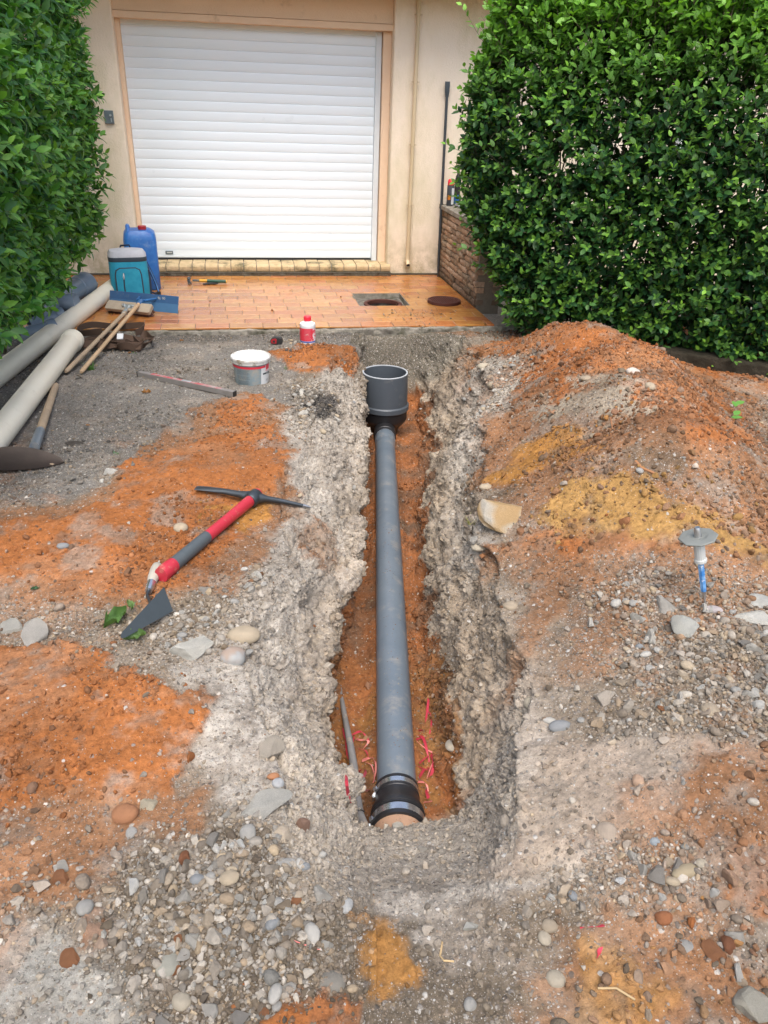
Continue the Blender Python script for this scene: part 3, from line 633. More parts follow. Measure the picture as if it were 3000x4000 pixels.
# ================================================================== HOUSE
house=thing('house','peach rendered house front with a wide white roller garage door','house',(0,0,0))
XA,XB=-1.29,.990; DL,DR=-1.254,.862; ZB=.106; PITCH=.0772; ZT=1.970
b=MB(); b.box(-7,XA,0,.35,-.15,2.6); b.box(XB,7,0,.35,-.15,2.6); b.build('wall',M_render,house,bevel=.012)
b=MB(); b.box(XA,XB,.075,.35,2.045,2.6); b.box(XA,XB,.058,.35,1.995,2.042); b.build('lintel',M_render2,house,bevel=.004)
b=MB(); b.box(XA,DL-.002,.13,.35,.09,1.993); b.build('jamb',M_render2,house,bevel=.004)
b=MB(); b.box(DR+.056,XB,.12,.35,.09,1.993); b.build('jamb',M_render2,house,bevel=.004)
# roller door: curved slats with grooves
prof=[]; z=ZB+.03
n_sl=int((2.06-z)/PITCH)+1
prof.append((.215,z)); prof.append((.200,z)); prof.append((.198,z+.050)) ; prof.append((.198,ZB+PITCH-.003))
for k in range(1,n_sl):
    z0=ZB+k*PITCH
    prof+= [(.2035,z0-.0005),(.2000,z0+.004),(.1978,z0+.018),(.1970,z0+.034),(.1972,z0+.050),(.1982,z0+.064),(.2000,z0+.0745),(.2035,z0+.0765)]
door=MB(); door.loft([[(DL,y,z) for y,z in prof],[(DR,y,z) for y,z in prof]],False,False,closed=False)
gd=door.build('garage_door',M_shutter,house)
for p in gd.data.polygons:p.use_smooth=False
b=MB(); b.box(DL,DR,.1965,.22,ZB+.012,ZB+.0295); b.build('bottom_bar',M_rail,gd,bevel=.002)
b=MB(); b.box(DL,DR,.205,.24,ZB-.004,ZB+.012); b.build('rubber_seal',M_blk,gd)
def textmesh(s,size,name,mt,M,parent,ext=.0004,align='LEFT'):
    cu=bpy.data.curves.new(name,'FONT'); cu.body=s; cu.size=size; cu.extrude=ext; cu.align_x=align
    t=bpy.data.objects.new('tmp',cu); COL.objects.link(t); bpy.context.view_layer.update()
    me=bpy.data.meshes.new_from_object(t.evaluated_get(bpy.context.evaluated_depsgraph_get())); COL.objects.unlink(t); bpy.data.objects.remove(t)
    me.transform(M); me.name=name; me.materials.clear(); me.materials.append(mt)
    o=bpy.data.objects.new(name,me); COL.objects.link(o); o.parent=parent; return o
lp=aty(366,548,.195)
b=MB(); b.box(lp[0]-.034,lp[0]+.034,.190,.1965,ZB+.042,ZB+.072); pl=b.build('name_plate',M_plate,gd,bevel=.001)
b=MB(); b.box(lp[0]-.022,lp[0]+.026,.1885,.1899,ZB+.053,ZB+.064); b.build('plate_lettering',M_guardl,pl)
b=MB(); b.box(DR+.002,DR+.050,.165,.22,.055,1.993); b.build('guide_rail',M_rail,house,bevel=.002)
b=MB(); b.box(DL-.002,DR+.05,.19,.5,.05,.108); b.build('garage_floor_edge',M_dark,house)
# tiled threshold with rounded nosings
th=MB(); xx=XA-.003; k=0
while xx<XB+.02:
    x1=min(xx+.1165,XB+.03); pr_=[(-.035,.035),(-.045,.055),(-.043,.080),(-.030,.094),(-.006,.099),(.19,.101),(.19,.03)]
    dz=random.uniform(-.0025,.0025)
    if x1-xx>.02: th.loft([[(xx+.0035,y,z+dz) for y,z in pr_],[(x1-.0035,y,z+dz) for y,z in pr_]])
    xx+=.1165
th.build('threshold_tile_row',M_nose,house,smooth=True,bevel=.002)
b=MB(); b.box(XA+.001,XB+.024,-.028,.2,-.02,.090); b.build('threshold_base',M_conc,house,bevel=.004)
# downpipe
dp=thing('downpipe','thin beige drainpipe fixed to the wall right of the garage door','drainpipe',(1.181,-.035,.1))
b=MB(); b.tube([(0,0,.06),(0,0,2.03)],.0175,16); b.build('pipe',M_pipebeige,dp,smooth=True)
b=MB(); b.tube([(0,0,2.03),(0,0,2.05),(0,0,2.13)],[.0175,.021,.021],16); b.tube([(0,0,.10),(0,0,.04),(0,-.008,.02)],[.021,.021,.021],16); b.build('socket',M_pipebeige,dp,smooth=True)
b=MB(); b.tube([(0,-.004,.035),(0,-.03,.012),(0,-.05,.0)],[.019,.019,.018],16,cap=False); b.build('elbow',M_pipebeige,dp,smooth=True)
b=MB(); b.tube([(0,-.035,.008),(0,-.046,.0022)],.0165,14); b.build('outlet_bore',M_dark,dp,smooth=True)
for v in (31,177,313,443,564):
    zc=aty(890,v,-.035)[2]-.1
    b=MB(); b.tube([(0,0,zc-.008),(0,0,zc+.008)],.0215,16); b.box(-.034,.034,-.006,.005,zc-.004,zc+.004); b.build('clip',M_pipebeige,dp,smooth=True)
b=MB(); b.tube([(0,-.02,2.13),(0,-.02,2.19),(.01,-.02,2.24)],.014,8); b.build('upper_bracket',M_rust,dp)
sp=aty(238,253,-.01)
b=MB(); b.box(sp[0]-.045,sp[0]+.028,-.022,-.001,sp[2]-.05,sp[2]+.05); sw=b.build('switch_box',M_plate,house,bevel=.004)
b=MB(); b.tube([(sp[0]+.005,-.034,sp[2]+.015),(sp[0]+.005,-.022,sp[2]+.015)],.009,10); b.box(sp[0]+.004,sp[0]+.012,-.0235,-.0215,sp[2]-.035,sp[2]-.005); b.build('key_barrel',M_galv,sw)
b=MB(); b.box(-7,7,-.42,-.003,2.30,2.46); b.box(-7,7,-.42,.5,2.462,2.6); b.build('eave',M_render2,house)
b=MB(); b.box(-7,7,-.50,-.423,2.285,2.40); b.build('gutter',M_rail,house,bevel=.01)
# ================================================================== PATIO
X0P,X1P=-2.15,1.492; HX0,HX1,HY0,HY1=.548,.967,-1.266,-.802
tl=[];TLW=.2398;TRH=.12665
tiles=MB(); tcol=[]
def clip(r):
    x0,x1,y0,y1=r; out=[]
    if x1<=HX0 or x0>=HX1 or y1<=HY0 or y0>=HY1: return [r]
    if x0<HX0: out.append((x0,HX0,y0,y1))
    if x1>HX1: out.append((HX1,x1,y0,y1))
    a,b_=max(x0,HX0),min(x1,HX1)
    if y0<HY0: out.append((a,b_,y0,HY0))
    if y1>HY1: out.append((a,b_,HY1,y1))
    return out
TC=np.array([(.50,.20,.055),(.56,.27,.075),(.58,.33,.11),(.46,.15,.05),(.50,.17,.075),(.60,.31,.08),(.42,.21,.09)])
for rI in range(0,16):
    y1=-rI*TRH if rI<15 else -15*TRH; y0=-(rI+1)*TRH
    if rI==14: y0=-15*TRH+.045-.045
    if rI==15: y0=-1.866
    # running bond: measured drift of half a tile with a slight slip from row to row
    off=(.5*(rI%2)+.035*rI)*TLW
    x=-2.4+off-.12
    while x<X1P:
        for (a,b_,c,d) in clip((max(x,X0P),min(x+TLW,X1P),y0,y1)):
            if b_-a<.012 or d-c<.012: continue
            g=.0016; h=random.uniform(-.0008,.0008)
            n0=len(tiles.v); e=.0022
            a+=g;b_-=g;c+=g;d-=g
            tiles.add([(a,c,-.012),(b_,c,-.012),(b_,d,-.012),(a,d,-.012),(a,c,h-e),(b_,c,h-e),(b_,d,h-e),(a,d,h-e),(a+e,c+e,h),(b_-e,c+e,h),(b_-e,d-e,h),(a+e,d-e,h)],
              [(0,1,5,4),(1,2,6,5),(2,3,7,6),(3,0,4,7),(4,5,9,8),(5,6,10,9),(6,7,11,10),(7,4,8,11),(8,9,10,11)])
            c_=(TC[rng.choice(len(TC),p=[.2,.22,.12,.14,.1,.14,.08])]*.5+.5*np.array((.53,.235,.075)))*rng.uniform(.70,.95)
            redd=np.array([(1,1,1)])
            tcol.append(np.repeat(c_[None],len(tiles.v)-n0,0))
        x+=TLW
V_=np.array(tiles.v); me=npmesh('tiles',V_,np.array(tiles.f),col=np.concatenate(tcol),smooth=False)
patio=link('paving',me,M_tile); tag(patio,kind='structure')
b=MB()
for r in ((X0P,HX0,-1.862,0),(HX1,X1P,-1.862,0),(HX0,HX1,-1.862,HY0),(HX0,HX1,HY1,0)):
    b.box(r[0],r[1],r[2],r[3],-.14,-.0035)
b.build('paving_bed',M_grout,patio)
# rough concrete edge strip along the front of the paving
def rough_slab(name,x0,x1,y0,y1,z0,z1,mt,nx,ny,amp,seed,parent=None):
    nz_=8; prof=[(y1,z1)]+[(y1+(y0-y1)*t,z1-.006*t*t) for t in np.linspace(.1,1,ny)]+[(y0,z1-(z1-z0)*t) for t in np.linspace(.15,1,nz_)]
    xs=np.linspace(x0,x1,nx); P=np.array([[(x,y,z) for y,z in prof] for x in xs]); F3=P.reshape(-1,3)
    d=fbm(F3,9,3,seed)*amp*1.4+fbm(F3,35,3,seed+1)*amp*.9
    k=np.clip((y1-.01-F3[:,1])/.02,0,1); F3=F3+np.stack([0*d,-d*k*.9,d*k*.5],-1)
    n=len(prof); I=np.arange(nx*n).reshape(nx,n); Q=np.stack([I[:-1,:-1],I[1:,:-1],I[1:,1:],I[:-1,1:]],-1).reshape(-1,4)
    return link(name,npmesh(name,F3,Q,smooth=True),mt,parent)
rough_slab('concrete_edge',-1.75,1.95,-1.915,-1.8665,-.12,-.012,M_conc,420,5,.018,81,patio)
rough_slab('grime_joint',-1.95,1.50,-.016,.004,-.01,.014,mat('grime',(.045,.04,.025),.95,scale=30,col2=(.12,.10,.07),bump=.006),500,3,.008,83,patio).location=(0,0,0)
o=rough_slab('grime_joint',XA-.01,XB+.03,-.062,-.030,-.01,.030,bpy.data.materials['grime'],400,3,.010,84,patio)
n=150; uu=rng.normal(900,34,n); vv=rng.normal(683,9,n); PC=np.array([atz(a_,b_,.002) for a_,b_ in zip(uu,vv)]); uu2=rng.uniform(340,1040,60); vv2=rng.uniform(612,706,60); PC=np.concatenate([PC,np.array([atz(a_,b_,.002) for a_,b_ in zip(uu2,vv2)])]); n=len(PC)
s_=.005*(1-rng.random(n)*.9)**(-.7)*.5
me=scatter('dirt_crumbs',T_small,PC,randrot(n)*s_[:,None,None],np.array([(.22,.17,.11),(.12,.09,.06),(.35,.30,.24),(.30,.12,.05)])[rng.integers(0,4,n)],M_gravel,rng.integers(0,len(T_small),n),jit=False); tag(link('dirt_crumbs',me,M_gravel),'crumbs of dirt scattered on the tiles around the manhole','dirt',kind='stuff')
# manhole pit
b=MB(); zc=-.045
b.box(HX0-.02,HX0+.004,HY0,HY1,-.30,-.004); b.box(HX1-.004,HX1+.02,HY0,HY1,-.30,-.004); b.box(HX0,HX1,HY1-.004,HY1+.02,-.30,-.005); b.box(HX0,HX1,HY0-.02,HY0+.004,-.30,-.005)
pit=b.build('manhole_pit',M_conc,None); tag(pit,'open square pit in the tiles with a round iron rim inside','manhole')
cx,cy=(HX0+HX1)/2+.02,(HY0+HY1)/2-.02; n=32; rr=.150
ring=[(cx+rr*math.cos(2*math.pi*k/n),cy+rr*math.sin(2*math.pi*k/n),zc) for k in range(n)]
def sq(k):
    a=2*math.pi*k/n; c,s=math.cos(a),math.sin(a); m_=max(abs(c),abs(s)); return ((HX0+HX1)/2+c/m_*(HX1-HX0)/2,(HY0+HY1)/2+s/m_*(HY1-HY0)/2,zc-.004+random.uniform(-.006,.01))
b=MB(); b.loft([[sq(k) for k in range(n)],[(p[0]*.5+q_[0]*.5,p[1]*.5+q_[1]*.5,zc+random.uniform(-.01,.012)) for p,q_ in zip([sq(k) for k in range(n)],ring)],ring,[(p[0],p[1],-.7) for p in ring]],False,False); 
b.build('ledge',mat('lime_ledge',(.26,.24,.20),.9,scale=16,col2=(.05,.045,.035),var=.15,bump=.01,bscale=50),pit,smooth=True)
b=MB(); b.lathe([(rr-.018,-.02),(rr-.018,.008),(rr-.004,.012),(rr+.012,.008),(rr+.012,-.01)],40,Matrix.Translation((cx,cy,zc+.006))); b.build('iron_rim',M_rust,pit,smooth=True)
b=MB(); b.lathe([(.001,-.68),(rr,-.68)],32,Matrix.Translation((cx,cy,0))); b.build('pit_floor',M_dark,pit)
# manhole cover lying beside it
P=atz(959,654,0); cv=thing('manhole_cover','round rusty iron manhole cover lying on the tiles','manhole cover',(P[0],P[1],.001))
b=MB(); b.lathe([(0.001,.022),(.06,.022),(.118,.022),(.121,.026),(.134,.026),(.138,.022),(.138,.002),(.10,0)],48); b.build('plate',M_rust,cv,smooth=True,auto=R(30))
b=MB()
for i in range(-6,7):
    for j in range(-6,7):
        x,y=i*.017,j*.017
        if math.hypot(x,y)<.108: b.lathe([(.0055,.0215),(.0045,.0245),(.0005,.0245)],6,Matrix.Translation((x,y,0)))
b.build('stud_pattern',M_rust,cv)
# ================================================================== low brick wall on the right of the patio
bw=thing('low_brick_wall','low pale brick wall with a stone cap right of the patio','wall',(1.5,0,0))
bm_=MB(); bc=[]; rw=12
WX0,WX1,WY0,WY1=.0,.20,-1.34,-.002
for r_ in range(rw):
    z0=.012+r_*.0485; z1=z0+.0405; off=.5*(r_%2)
    y=WY1+.09*off
    while y>WY0+.02:
        L_=random.uniform(.12,.20); ya=max(y-L_,WY0+.0); yb=min(y,WY1)
        if yb-ya>.03:
            for (xa,xb) in ((WX0-random.uniform(.004,.022),WX0+.06),(WX1-.06,WX1+random.uniform(.004,.018))):
                n0=len(bm_.v); nn=5
                G_=[]
                for i in range(nn+1):
                    yy_=ya+.006+(yb-ya-.012)*i/nn; jx=random.uniform(-.005,.005); jz=random.uniform(-.004,.004)
                    f_=1 if xa<WX0+.01 else -1
                    G_.append([(xa+jx*f_+(.006 if i in(0,nn) else 0)*f_,yy_,z0+jz),(xa+jx-.004,yy_,(z0+z1)/2),(xa+jx+.002,yy_,z1+jz*.6),(xb,yy_,z1),(xb,yy_,z0)])
                bm_.loft(G_)
                c_=np.array([(.46,.31,.20),(.40,.29,.19),(.50,.36,.25),(.34,.26,.18)][random.randrange(4)])*random.uniform(.8,1.1)
                if z0<.07: c_=c_*.55
                bc.append(np.repeat(c_[None],len(bm_.v)-n0,0))
        y-=L_+.008
me=bpy.data.meshes.new('bricks'); me.from_pydata(bm_.v,[],bm_.f); me.update(); bm_fix(me)
a_=me.color_attributes.new('Col','FLOAT_COLOR','POINT'); cc=np.ones((len(bm_.v),4),np.float32); cc[:,:3]=np.concatenate(bc); a_.data.foreach_set('color',cc.ravel())
link('bricks',me,M_brick,bw)
b=MB(); b.box(WX0+.003,WX1-.003,WY0+.01,WY1,-.1,.60); b.build('mortar_core',M_mortar,bw)
b=MB(); 
for i,(ya,yb) in enumerate([(WY0-.03,-.92),(-.916,-.46),(-.456,-.004)]): b.box(WX0-.035,WX1+.035,ya,yb,.600+i*.001,.640+i*.001)
b.build('cap_stone',M_conc,bw,bevel=.006)
# things on the wall cap
zc=.643
sc_=thing('spray_can','aerosol spray can with a red cap on the low wall','spray can',(1.535,-.13,zc))
b=MB(); b.lathe([(0.001,0),(.030,0),(.0325,.004),(.0325,.165),(.030,.172)],24); b.build('body',M_ink,sc_,smooth=True)
b=MB(); b.lathe([(.0331,.01),(.0331,.155)],24); 
b=MB(); b.loft([[(.0333*math.cos(a),.0333*math.sin(a),z) for a in np.linspace(-1.5,.5,10)] for z in (.012,.15)],False,False,False); b.build('white_label',M_paperw,sc_,smooth=True)
b=MB(); b.loft([[(.0334*math.cos(a),.0334*math.sin(a),z) for a in np.linspace(-2.6,-1.75,6)] for z in (.05,.09)],False,False,False); b.build('orange_panel',mat('orange_print',(.62,.20,.02),.5),sc_,smooth=True)
b=MB(); b.lathe([(.029,.172),(.031,.176),(.031,.200),(.028,.214),(.019,.223),(.001,.225)],24); b.build('cap',M_redb,sc_,smooth=True)
s2=thing('dark_bottle','tall dark bottle with a blue base partly hidden behind the spray can','bottle',(1.605,-.10,zc))
b=MB(); b.lathe([(.001,0),(.026,0),(.027,.004),(.027,.09)],20); b.build('blue_base',M_blue,s2,smooth=True)
b=MB(); b.lathe([(.0265,.09),(.0265,.22),(.020,.25),(.012,.262),(.012,.285),(.001,.286)],20); b.build('body',M_blkmatt,s2,smooth=True)
v,f=stone_t(I3,91,True); me=npmesh('rubble_lump',v*np.array([.055,.042,.04]),Ft=f,col=np.full((len(v),3),.17),smooth=False)
o=link('rubble_lump',me,M_gravel); o.location=(1.605,-.24,zc+.017); tag(o,'dark lump of rubble on the low wall cap beside the can','stone')
kb=thing('round_fitting','small shiny white and grey round fitting on the wall cap','fitting',(1.585,-.33,zc))
b=MB(); b.lathe([(.001,-.02),(.014,-.016),(.02,-.004),(.02,.004),(.014,.016),(.001,.02)],16,Matrix.Translation((0,0,.02))@Matrix.Rotation(R(90),4,'Y')); b.build('knob',M_shutter,kb,smooth=True)
b=MB(); b.tube([(.012,0,.018),(.045,.012,.016),(.06,.012,.014)],[.014,.013,.008],12); b.build('shank',M_galv,kb,smooth=True)
# pry bar leaning on the wall
pa=aty(967,176,-.022); pb_=aty(945.5,603,-.12); pb_[2]=.001
br=thing('pry_bar','long dark iron bar leaning against the house wall beside the low brick wall','iron bar',tuple(pb_))
b=MB(); d_=Vector(pa-pb_); b.tube([(0,0,0),d_*.04,d_*.1,d_*.9,d_*.93],[.004,.010,.0135,.0125,.012],8); b.build('shaft',M_darksteel,br,smooth=True)
b=MB(); b.loft([[tuple(d_*s_+Vector((sx*w_,sy*t_,0))) for sx,sy in((-1,-1),(1,-1),(1,1),(-1,1))] for s_,w_,t_ in((.925,.012,.010),(.955,.020,.009),(.985,.021,.006),(1.0,.021,.004))]); b.build('flared_claw',M_darksteel,br,bevel=.001)
# ================================================================== trench pipe
a0=np.array([.022,-5.86,-.444]); a1=np.array([.500,-2.862,-.500]); tdir=(a1-a0)/np.linalg.norm(a1-a0)
def onp(y,dz=0): 
    s=(y-a0[1])/(a1[1]-a0[1]); p=a0+(a1-a0)*s; return (p[0],p[1],p[2]+dz)
dpz=thing('drain_pipe','long grey plastic drain pipe lying in the trench','pipe',onp(-4.3))
b=MB(); b.tube([onp(y) for y in np.linspace(-5.86,-2.86,40)],.0625,48); b.build('tube',M_pvcg,dpz,smooth=True,world=True)
b=MB(); b.tube([onp(-2.95),onp(-2.94),onp(-2.85),onp(-2.84)],[.0632,.0665,.0665,.066],48); b.build('collar',M_pvcg,dpz,smooth=True,world=True)
b=MB(); b.tube([onp(-2.845),onp(-2.838),onp(-2.815),onp(-2.808)],[.066,.071,.071,.066],40); b.build('seal_ring',M_blk,dpz,smooth=True,world=True)
cp=thing('rubber_coupling','black ribbed rubber coupling with two steel clamps joining two pipes','coupling',onp(-5.88))
pf=[(0,.0635),(.002,.0685),(.010,.0690),(.011,.066),(.034,.066),(.035,.0695),(.043,.0700),(.045,.068),(.052,.0685),(.075,.0725),(.092,.0805),(.104,.0830),(.112,.0835),(.114,.0805),(.116,.0805),(.118,.0840),(.122,.0840),(.123,.0800),(.152,.0800),(.153,.0850),(.165,.0850),(.167,.081)]
b=MB(); b.tube([onp(-5.802-s) for s,_ in pf],[r for _,r in pf],64); b.build('sleeve',M_blk,cp,smooth=True,world=True,auto=R(28))
for nm,s0,s1,r_ in (('steel_clamp',.013,.030,.0682),('steel_clamp',.126,.149,.0825)):
    b=MB(); y0=-5.802-s0;y1=-5.802-s1
    rings=[]
    for y_,rr_ in ((y0,r_-.003),(y0,r_),(y1,r_),(y1,r_-.003)):
        c_=Vector(onp(y_)); u=Vector((1,0,0))-Vector(tdir)*tdir[0]; u.normalize(); w=Vector(tdir).cross(u)
        rings.append([c_+u*rr_*math.cos(q*2*math.pi/64)+w*rr_*math.sin(q*2*math.pi/64) for q in range(64)])
    b.loft(rings,False,False); cl=b.build(nm,M_steel,cp,smooth=True,world=True)
    c_=Vector(onp((y0+y1)/2)); 
    hp=c_+Vector((-r_*.93,0,r_*.38)); b=MB(); b.box(-.012,.012,-.007,.007,-.006,.006,Matrix.Translation(hp)@Matrix.Rotation(R(55),4,'Y')); b.build('worm_housing',M_steel,cl,bevel=.0015,world=False); 
    b=MB(); e_=c_+Vector((-r_*1.02,-.002,r_*.20)); b.tube([e_,e_+Vector((-.006,-.008,-.001)),e_+Vector((-.007,-.010,-.001))],[.0052,.0056,.004],10); b.build('screw',M_shutter,cl,smooth=True)
    for ch in cl.children: ch.location=-Vector(cp.location)
    b=MB(); rg=[]
    for y_ in (y0+.004,y1-.003):
        c2=Vector(onp(y_)); rg.append([c2+u*(r_+.0016)*math.cos(q)+w*(r_+.0016)*math.sin(q) for q in np.linspace(1.15,1.62,8)])
    b.loft(rg,False,False,False); k_=b.build('rubber_lug',M_blk,cl,smooth=True); k_.location=-Vector(cp.location)
ck=thing('clay_pipe','end of the old brown clay pipe coming out of the gravel','pipe',onp(-6.02))
b=MB(); b.tube([onp(-5.95),onp(-6.30,.01)],[.0760,.0760],40); b.build('barrel',M_clay,ck,smooth=True,world=True)
# upright inspection pipe
uy=-2.60; ux=float(aty(832,802,uy)[0])
def zA(u,v,y): return float(aty(u,v,y)[2])
zt=zA(832,803,uy); zr=zA(847,893,uy-.15); z1=zA(845,915,uy-.14); z2=zA(845,932,uy-.09); zb=zA(850,967,uy-.08)
ip=thing('inspection_pipe','wide open grey plastic pipe standing upright at the far end','pipe',(ux+.035,uy,zr))
def lean(z): return (ux+.012*(zt-z)/(zt-zb)*1.2,uy,z)
b=MB(); n=64
zs=[zt,zt,zt,zr+.03,zr+.012]; 
def rg(z,r): 
    c_=lean(z); return [(c_[0]+r*math.cos(2*math.pi*k/n),c_[1]+r*math.sin(2*math.pi*k/n),z) for k in range(n)]
b.loft([rg(zr-.02,.1420),rg(zt-.003,.1420)],False,False); b.loft([rg(zt-.003,.1520),rg(zr+.0,.1520)],False,False); b.build('tube',M_char,ip,smooth=True,world=True)
b=MB(); b.loft([rg(zt-.0035,.1418),rg(zt+.001,.1425),rg(zt+.001,.1515),rg(zt-.0035,.1522)],False,False); b.build('cut_rim',M_pvcrim,ip,smooth=True,world=True)
b=MB(); b.loft([rg(zr+.026,.1523),rg(zr+.018,.162),rg(zr-.012,.162),rg(zr-.022,.152)],False,False); b.build('socket_ring',M_char,ip,smooth=True,world=True)
rd=thing('reducer_tee','glossy black plastic reducer tee below the upright pipe','pipe fitting',(ux+.04,uy,zb))
b=MB(); b.loft([rg(zr-.015,.150),rg(z1,.150),rg(z1-.02,.143),rg(z2+.01,.100),rg(z2-.015,.088),rg(zb+.03,.083),rg(zb+.025,.090),rg(zb-.03,.090)],False,True); b.build('body',M_blk,rd,smooth=True,world=True)
b=MB(); b.tube([(ux+.012,uy,-.50),onp(-2.72),onp(-2.815),onp(-2.82)],[.070,.072,.074,.068],40); b.build('side_socket',M_blk,rd,smooth=True,world=True)
# conduit along the left side
cps=[(727,1418,-.545),(731,1455,-.54),(737,1505,-.525),(747,1560,-.50),(757,1610,-.475),(765,1660,-.45),(768,1710,-.43),(776,1760,-.41),(790,1795,-.40),(806,1822,-.42)]
pts=[tuple(atz(u,v,z)) for u,v,z in cps]
hs_=thing('buried_conduit','thin grey plastic conduit running down the left trench wall','conduit',pts[5])
b=MB(); b.tube(pts,[.004,.006,.008,.0105,.012,.0135,.0145,.015,.015,.015],14); b.build('conduit',M_hose,hs_,smooth=True,world=True)
q_=Vector(pts[7]); b=MB(); b.tube([q_+Vector((-.012,0,.008)),q_+Vector((.004,.004,.017)),q_+Vector((.016,.004,.006))],.0022,6); b.build('tie_wire',M_blk,hs_,world=True)
# ---------------------------------------------------------------- warning tape shreds
def shred(ptl,w,mt,label):
    P_=[Vector([float(c) for c in p]) for p in ptl]
    S_=[];
    for i in range(len(P_)-1):
        for t in (0,.25,.5,.75): 
            p0=P_[max(i-1,0)];p1=P_[i];p2=P_[i+1];p3=P_[min(i+2,len(P_)-1)]
            S_.append(.5*((2*p1)+(p2-p0)*t+(2*p0-5*p1+4*p2-p3)*t*t+(3*p1-p0-3*p2+p3)*t**3))
    S_.append(P_[-1]); tw=random.uniform(0,3)
    nr_=[Vector((math.cos(tw+i*.35),math.sin(tw+i*.35)*.4,.5+.4*math.sin(i*.5+tw))) for i in range(len(S_))]
    b=MB(); b.ribbon(S_,nr_,w,.0008); o=b.build('tape_shred',mt,None); 
    c_=S_[len(S_)//2]; o.data.transform(Matrix.Translation(-c_)); o.location=c_
    tag(o,label,'tape shred','red warning tape shreds')
def onfloor(u,v,dz=.0):
    p=G(u,v); p[2]+=dz; return tuple(p)
LL='torn strip of red warning tape left of the grey pipe'
RL='torn strip of red warning tape right of the grey pipe'
for pl_,w,mt in [([(742,1578),(745,1600),(750,1625),(752,1645)],.011,M_tape),([(760,1592),(780,1590),(795,1600),(798,1605)],.008,M_tape),
   ([(770,1600),(775,1608),(796,1604),(783,1620)],.009,M_tapep),([(765,1595),(762,1615),(757,1640),(752,1660)],.005,M_tape),([(782,1648),(795,1648),(805,1640)],.010,M_tapep),
   ([(790,1652),(803,1665),(808,1690),(790,1700)],.004,M_tapep),([(806,1644),(812,1662),(808,1690),(798,1706),(785,1715)],.007,M_tapep),([(775,1622),(790,1632),(796,1640)],.005,M_tape),([(752,1660),(748,1690),(752,1720),(758,1735)],.009,M_tape),([(775,1670),(790,1675),(785,1682)],.009,M_tape)]:
    shred([onfloor(u,v,.010+.012*math.sin(i*1.7)) for i,(u,v) in enumerate(pl_)],w,mt,('faded pink' if mt is M_tapep else 'dark red')+(' wide' if w>.008 else ' thin')+' strip of torn warning tape left of the grey pipe')
for pl_,w,mt in [([(925,1520),(922,1545),(916,1575),(905,1585)],.010,M_tape),([(883,1610),(886,1592),(900,1588),(912,1600),(920,1625),(928,1650),(925,1665)],.010,M_tape),
   ([(898,1608),(915,1600),(935,1590)],.007,M_tape),([(900,1612),(920,1625),(942,1632),(932,1660),(922,1690)],.007,M_tapep),([(905,1660),(925,1640),(940,1632)],.006,M_tape),
   ([(930,1640),(935,1665),(925,1690),(920,1715),(925,1735)],.011,M_tape),([(902,1700),(920,1700),(926,1722),(932,1740),(915,1744)],.007,M_tapep),([(900,1665),(915,1668),(938,1665)],.006,M_tape),([(905,1690),(915,1670),(922,1660)],.010,M_tape),([(925,1548),(932,1560),(928,1590),(936,1600)],.006,M_tape)]:
    shred([onfloor(u,v,.012+.014*math.sin(i*1.9+1)) for i,(u,v) in enumerate(pl_)],w,mt,('faded pink' if mt is M_tapep else 'dark red')+(' wide' if w>.009 else ' thin')+' strip of torn warning tape right of the grey pipe')
def lone(pl_,w,mt,label):
    shred([onfloor(u,v,.006) for u,v in pl_],w,mt,label)
lone([(1253,2011),(1275,2006),(1305,2003)],.010,M_tape,'red tape scrap lying on brown clods at lower right')
lone([(1288,2074),(1292,2062),(1297,2050)],.010,M_tape,'short pink and red tape scrap near the yellow earth')
lone([(637,2037),(665,2046),(690,2055)],.008,M_tapep,'faded orange tape scrap on gravel at the bottom')
# ================================================================== tools and containers
# -- pickaxe
pc=G(549,1092,.036); pe=G(350,1258,.030); 
pk=thing('pickaxe','pickaxe with red and grey handle lying on the orange earth','pickaxe',tuple(pc))
D_=Vector(pe-pc); sd_=D_.cross(Vector((0,0,1))).normalized()
b=MB(); b.tube([-D_*.055,-D_*.02,D_*.30,D_*.55],[.027,.026,.0235,.0235],20,ell=(1,.86)); b.build('red_shaft',M_redgrip,pk,smooth=True)
b=MB(); b.tube([D_*.55,D_*.56,D_*.75,D_*.885],[.0245,.0255,.0262,.027],20,ell=(1,.88)); b.build('grip',M_grip,pk,smooth=True)
b=MB(); b.tube([D_*.885,D_*.90,D_*.97,D_*1.0],[.0275,.0285,.0305,.0285],20,ell=(1,.9)); ec=b.build('end_cap',M_redgrip,pk,smooth=True)
pl1=G(424,1062,.018)-pc; pr1=G(672,1112,.034)-pc; pm1=(aty(487,1066,(pl1[1]*.5+pc[1]))-pc); 
b=MB()
def arm(tip,mid,prof):
    A_2=[Vector((0,0,0)),Vector(mid),Vector(tip)]; rings=[]
    for t,w_,h_ in prof:
        p=(1-t)**2*A_2[0]+2*t*(1-t)*A_2[1]+t*t*A_2[2]; tg=(2*(1-t)*(A_2[1]-A_2[0])+2*t*(A_2[2]-A_2[1])).normalized()
        sx=Vector(D_).normalized(); sx=(sx-tg*sx.dot(tg)).normalized(); sz=tg.cross(sx)
        rings.append([p+sx*(math.cos(a)*w_)+sz*(math.sin(a)*h_) for a in [math.pi*2*k/10 for k in range(10)]])
    b.loft(rings)
ml=Vector(pl1)*.5+Vector((0,0,.012)); mr=Vector(pr1)*.5+Vector((0,0,.014))
arm(pl1,ml,[(0,.026,.028),(.10,.022,.024),(.22,.013,.016),(.5,.014,.012),(.8,.018,.007),(1,.020,.003)])
arm(pr1,mr,[(0,.026,.028),(.10,.022,.024),(.22,.012,.015),(.5,.010,.011),(.8,.008,.008),(.88,.0070,.007)])
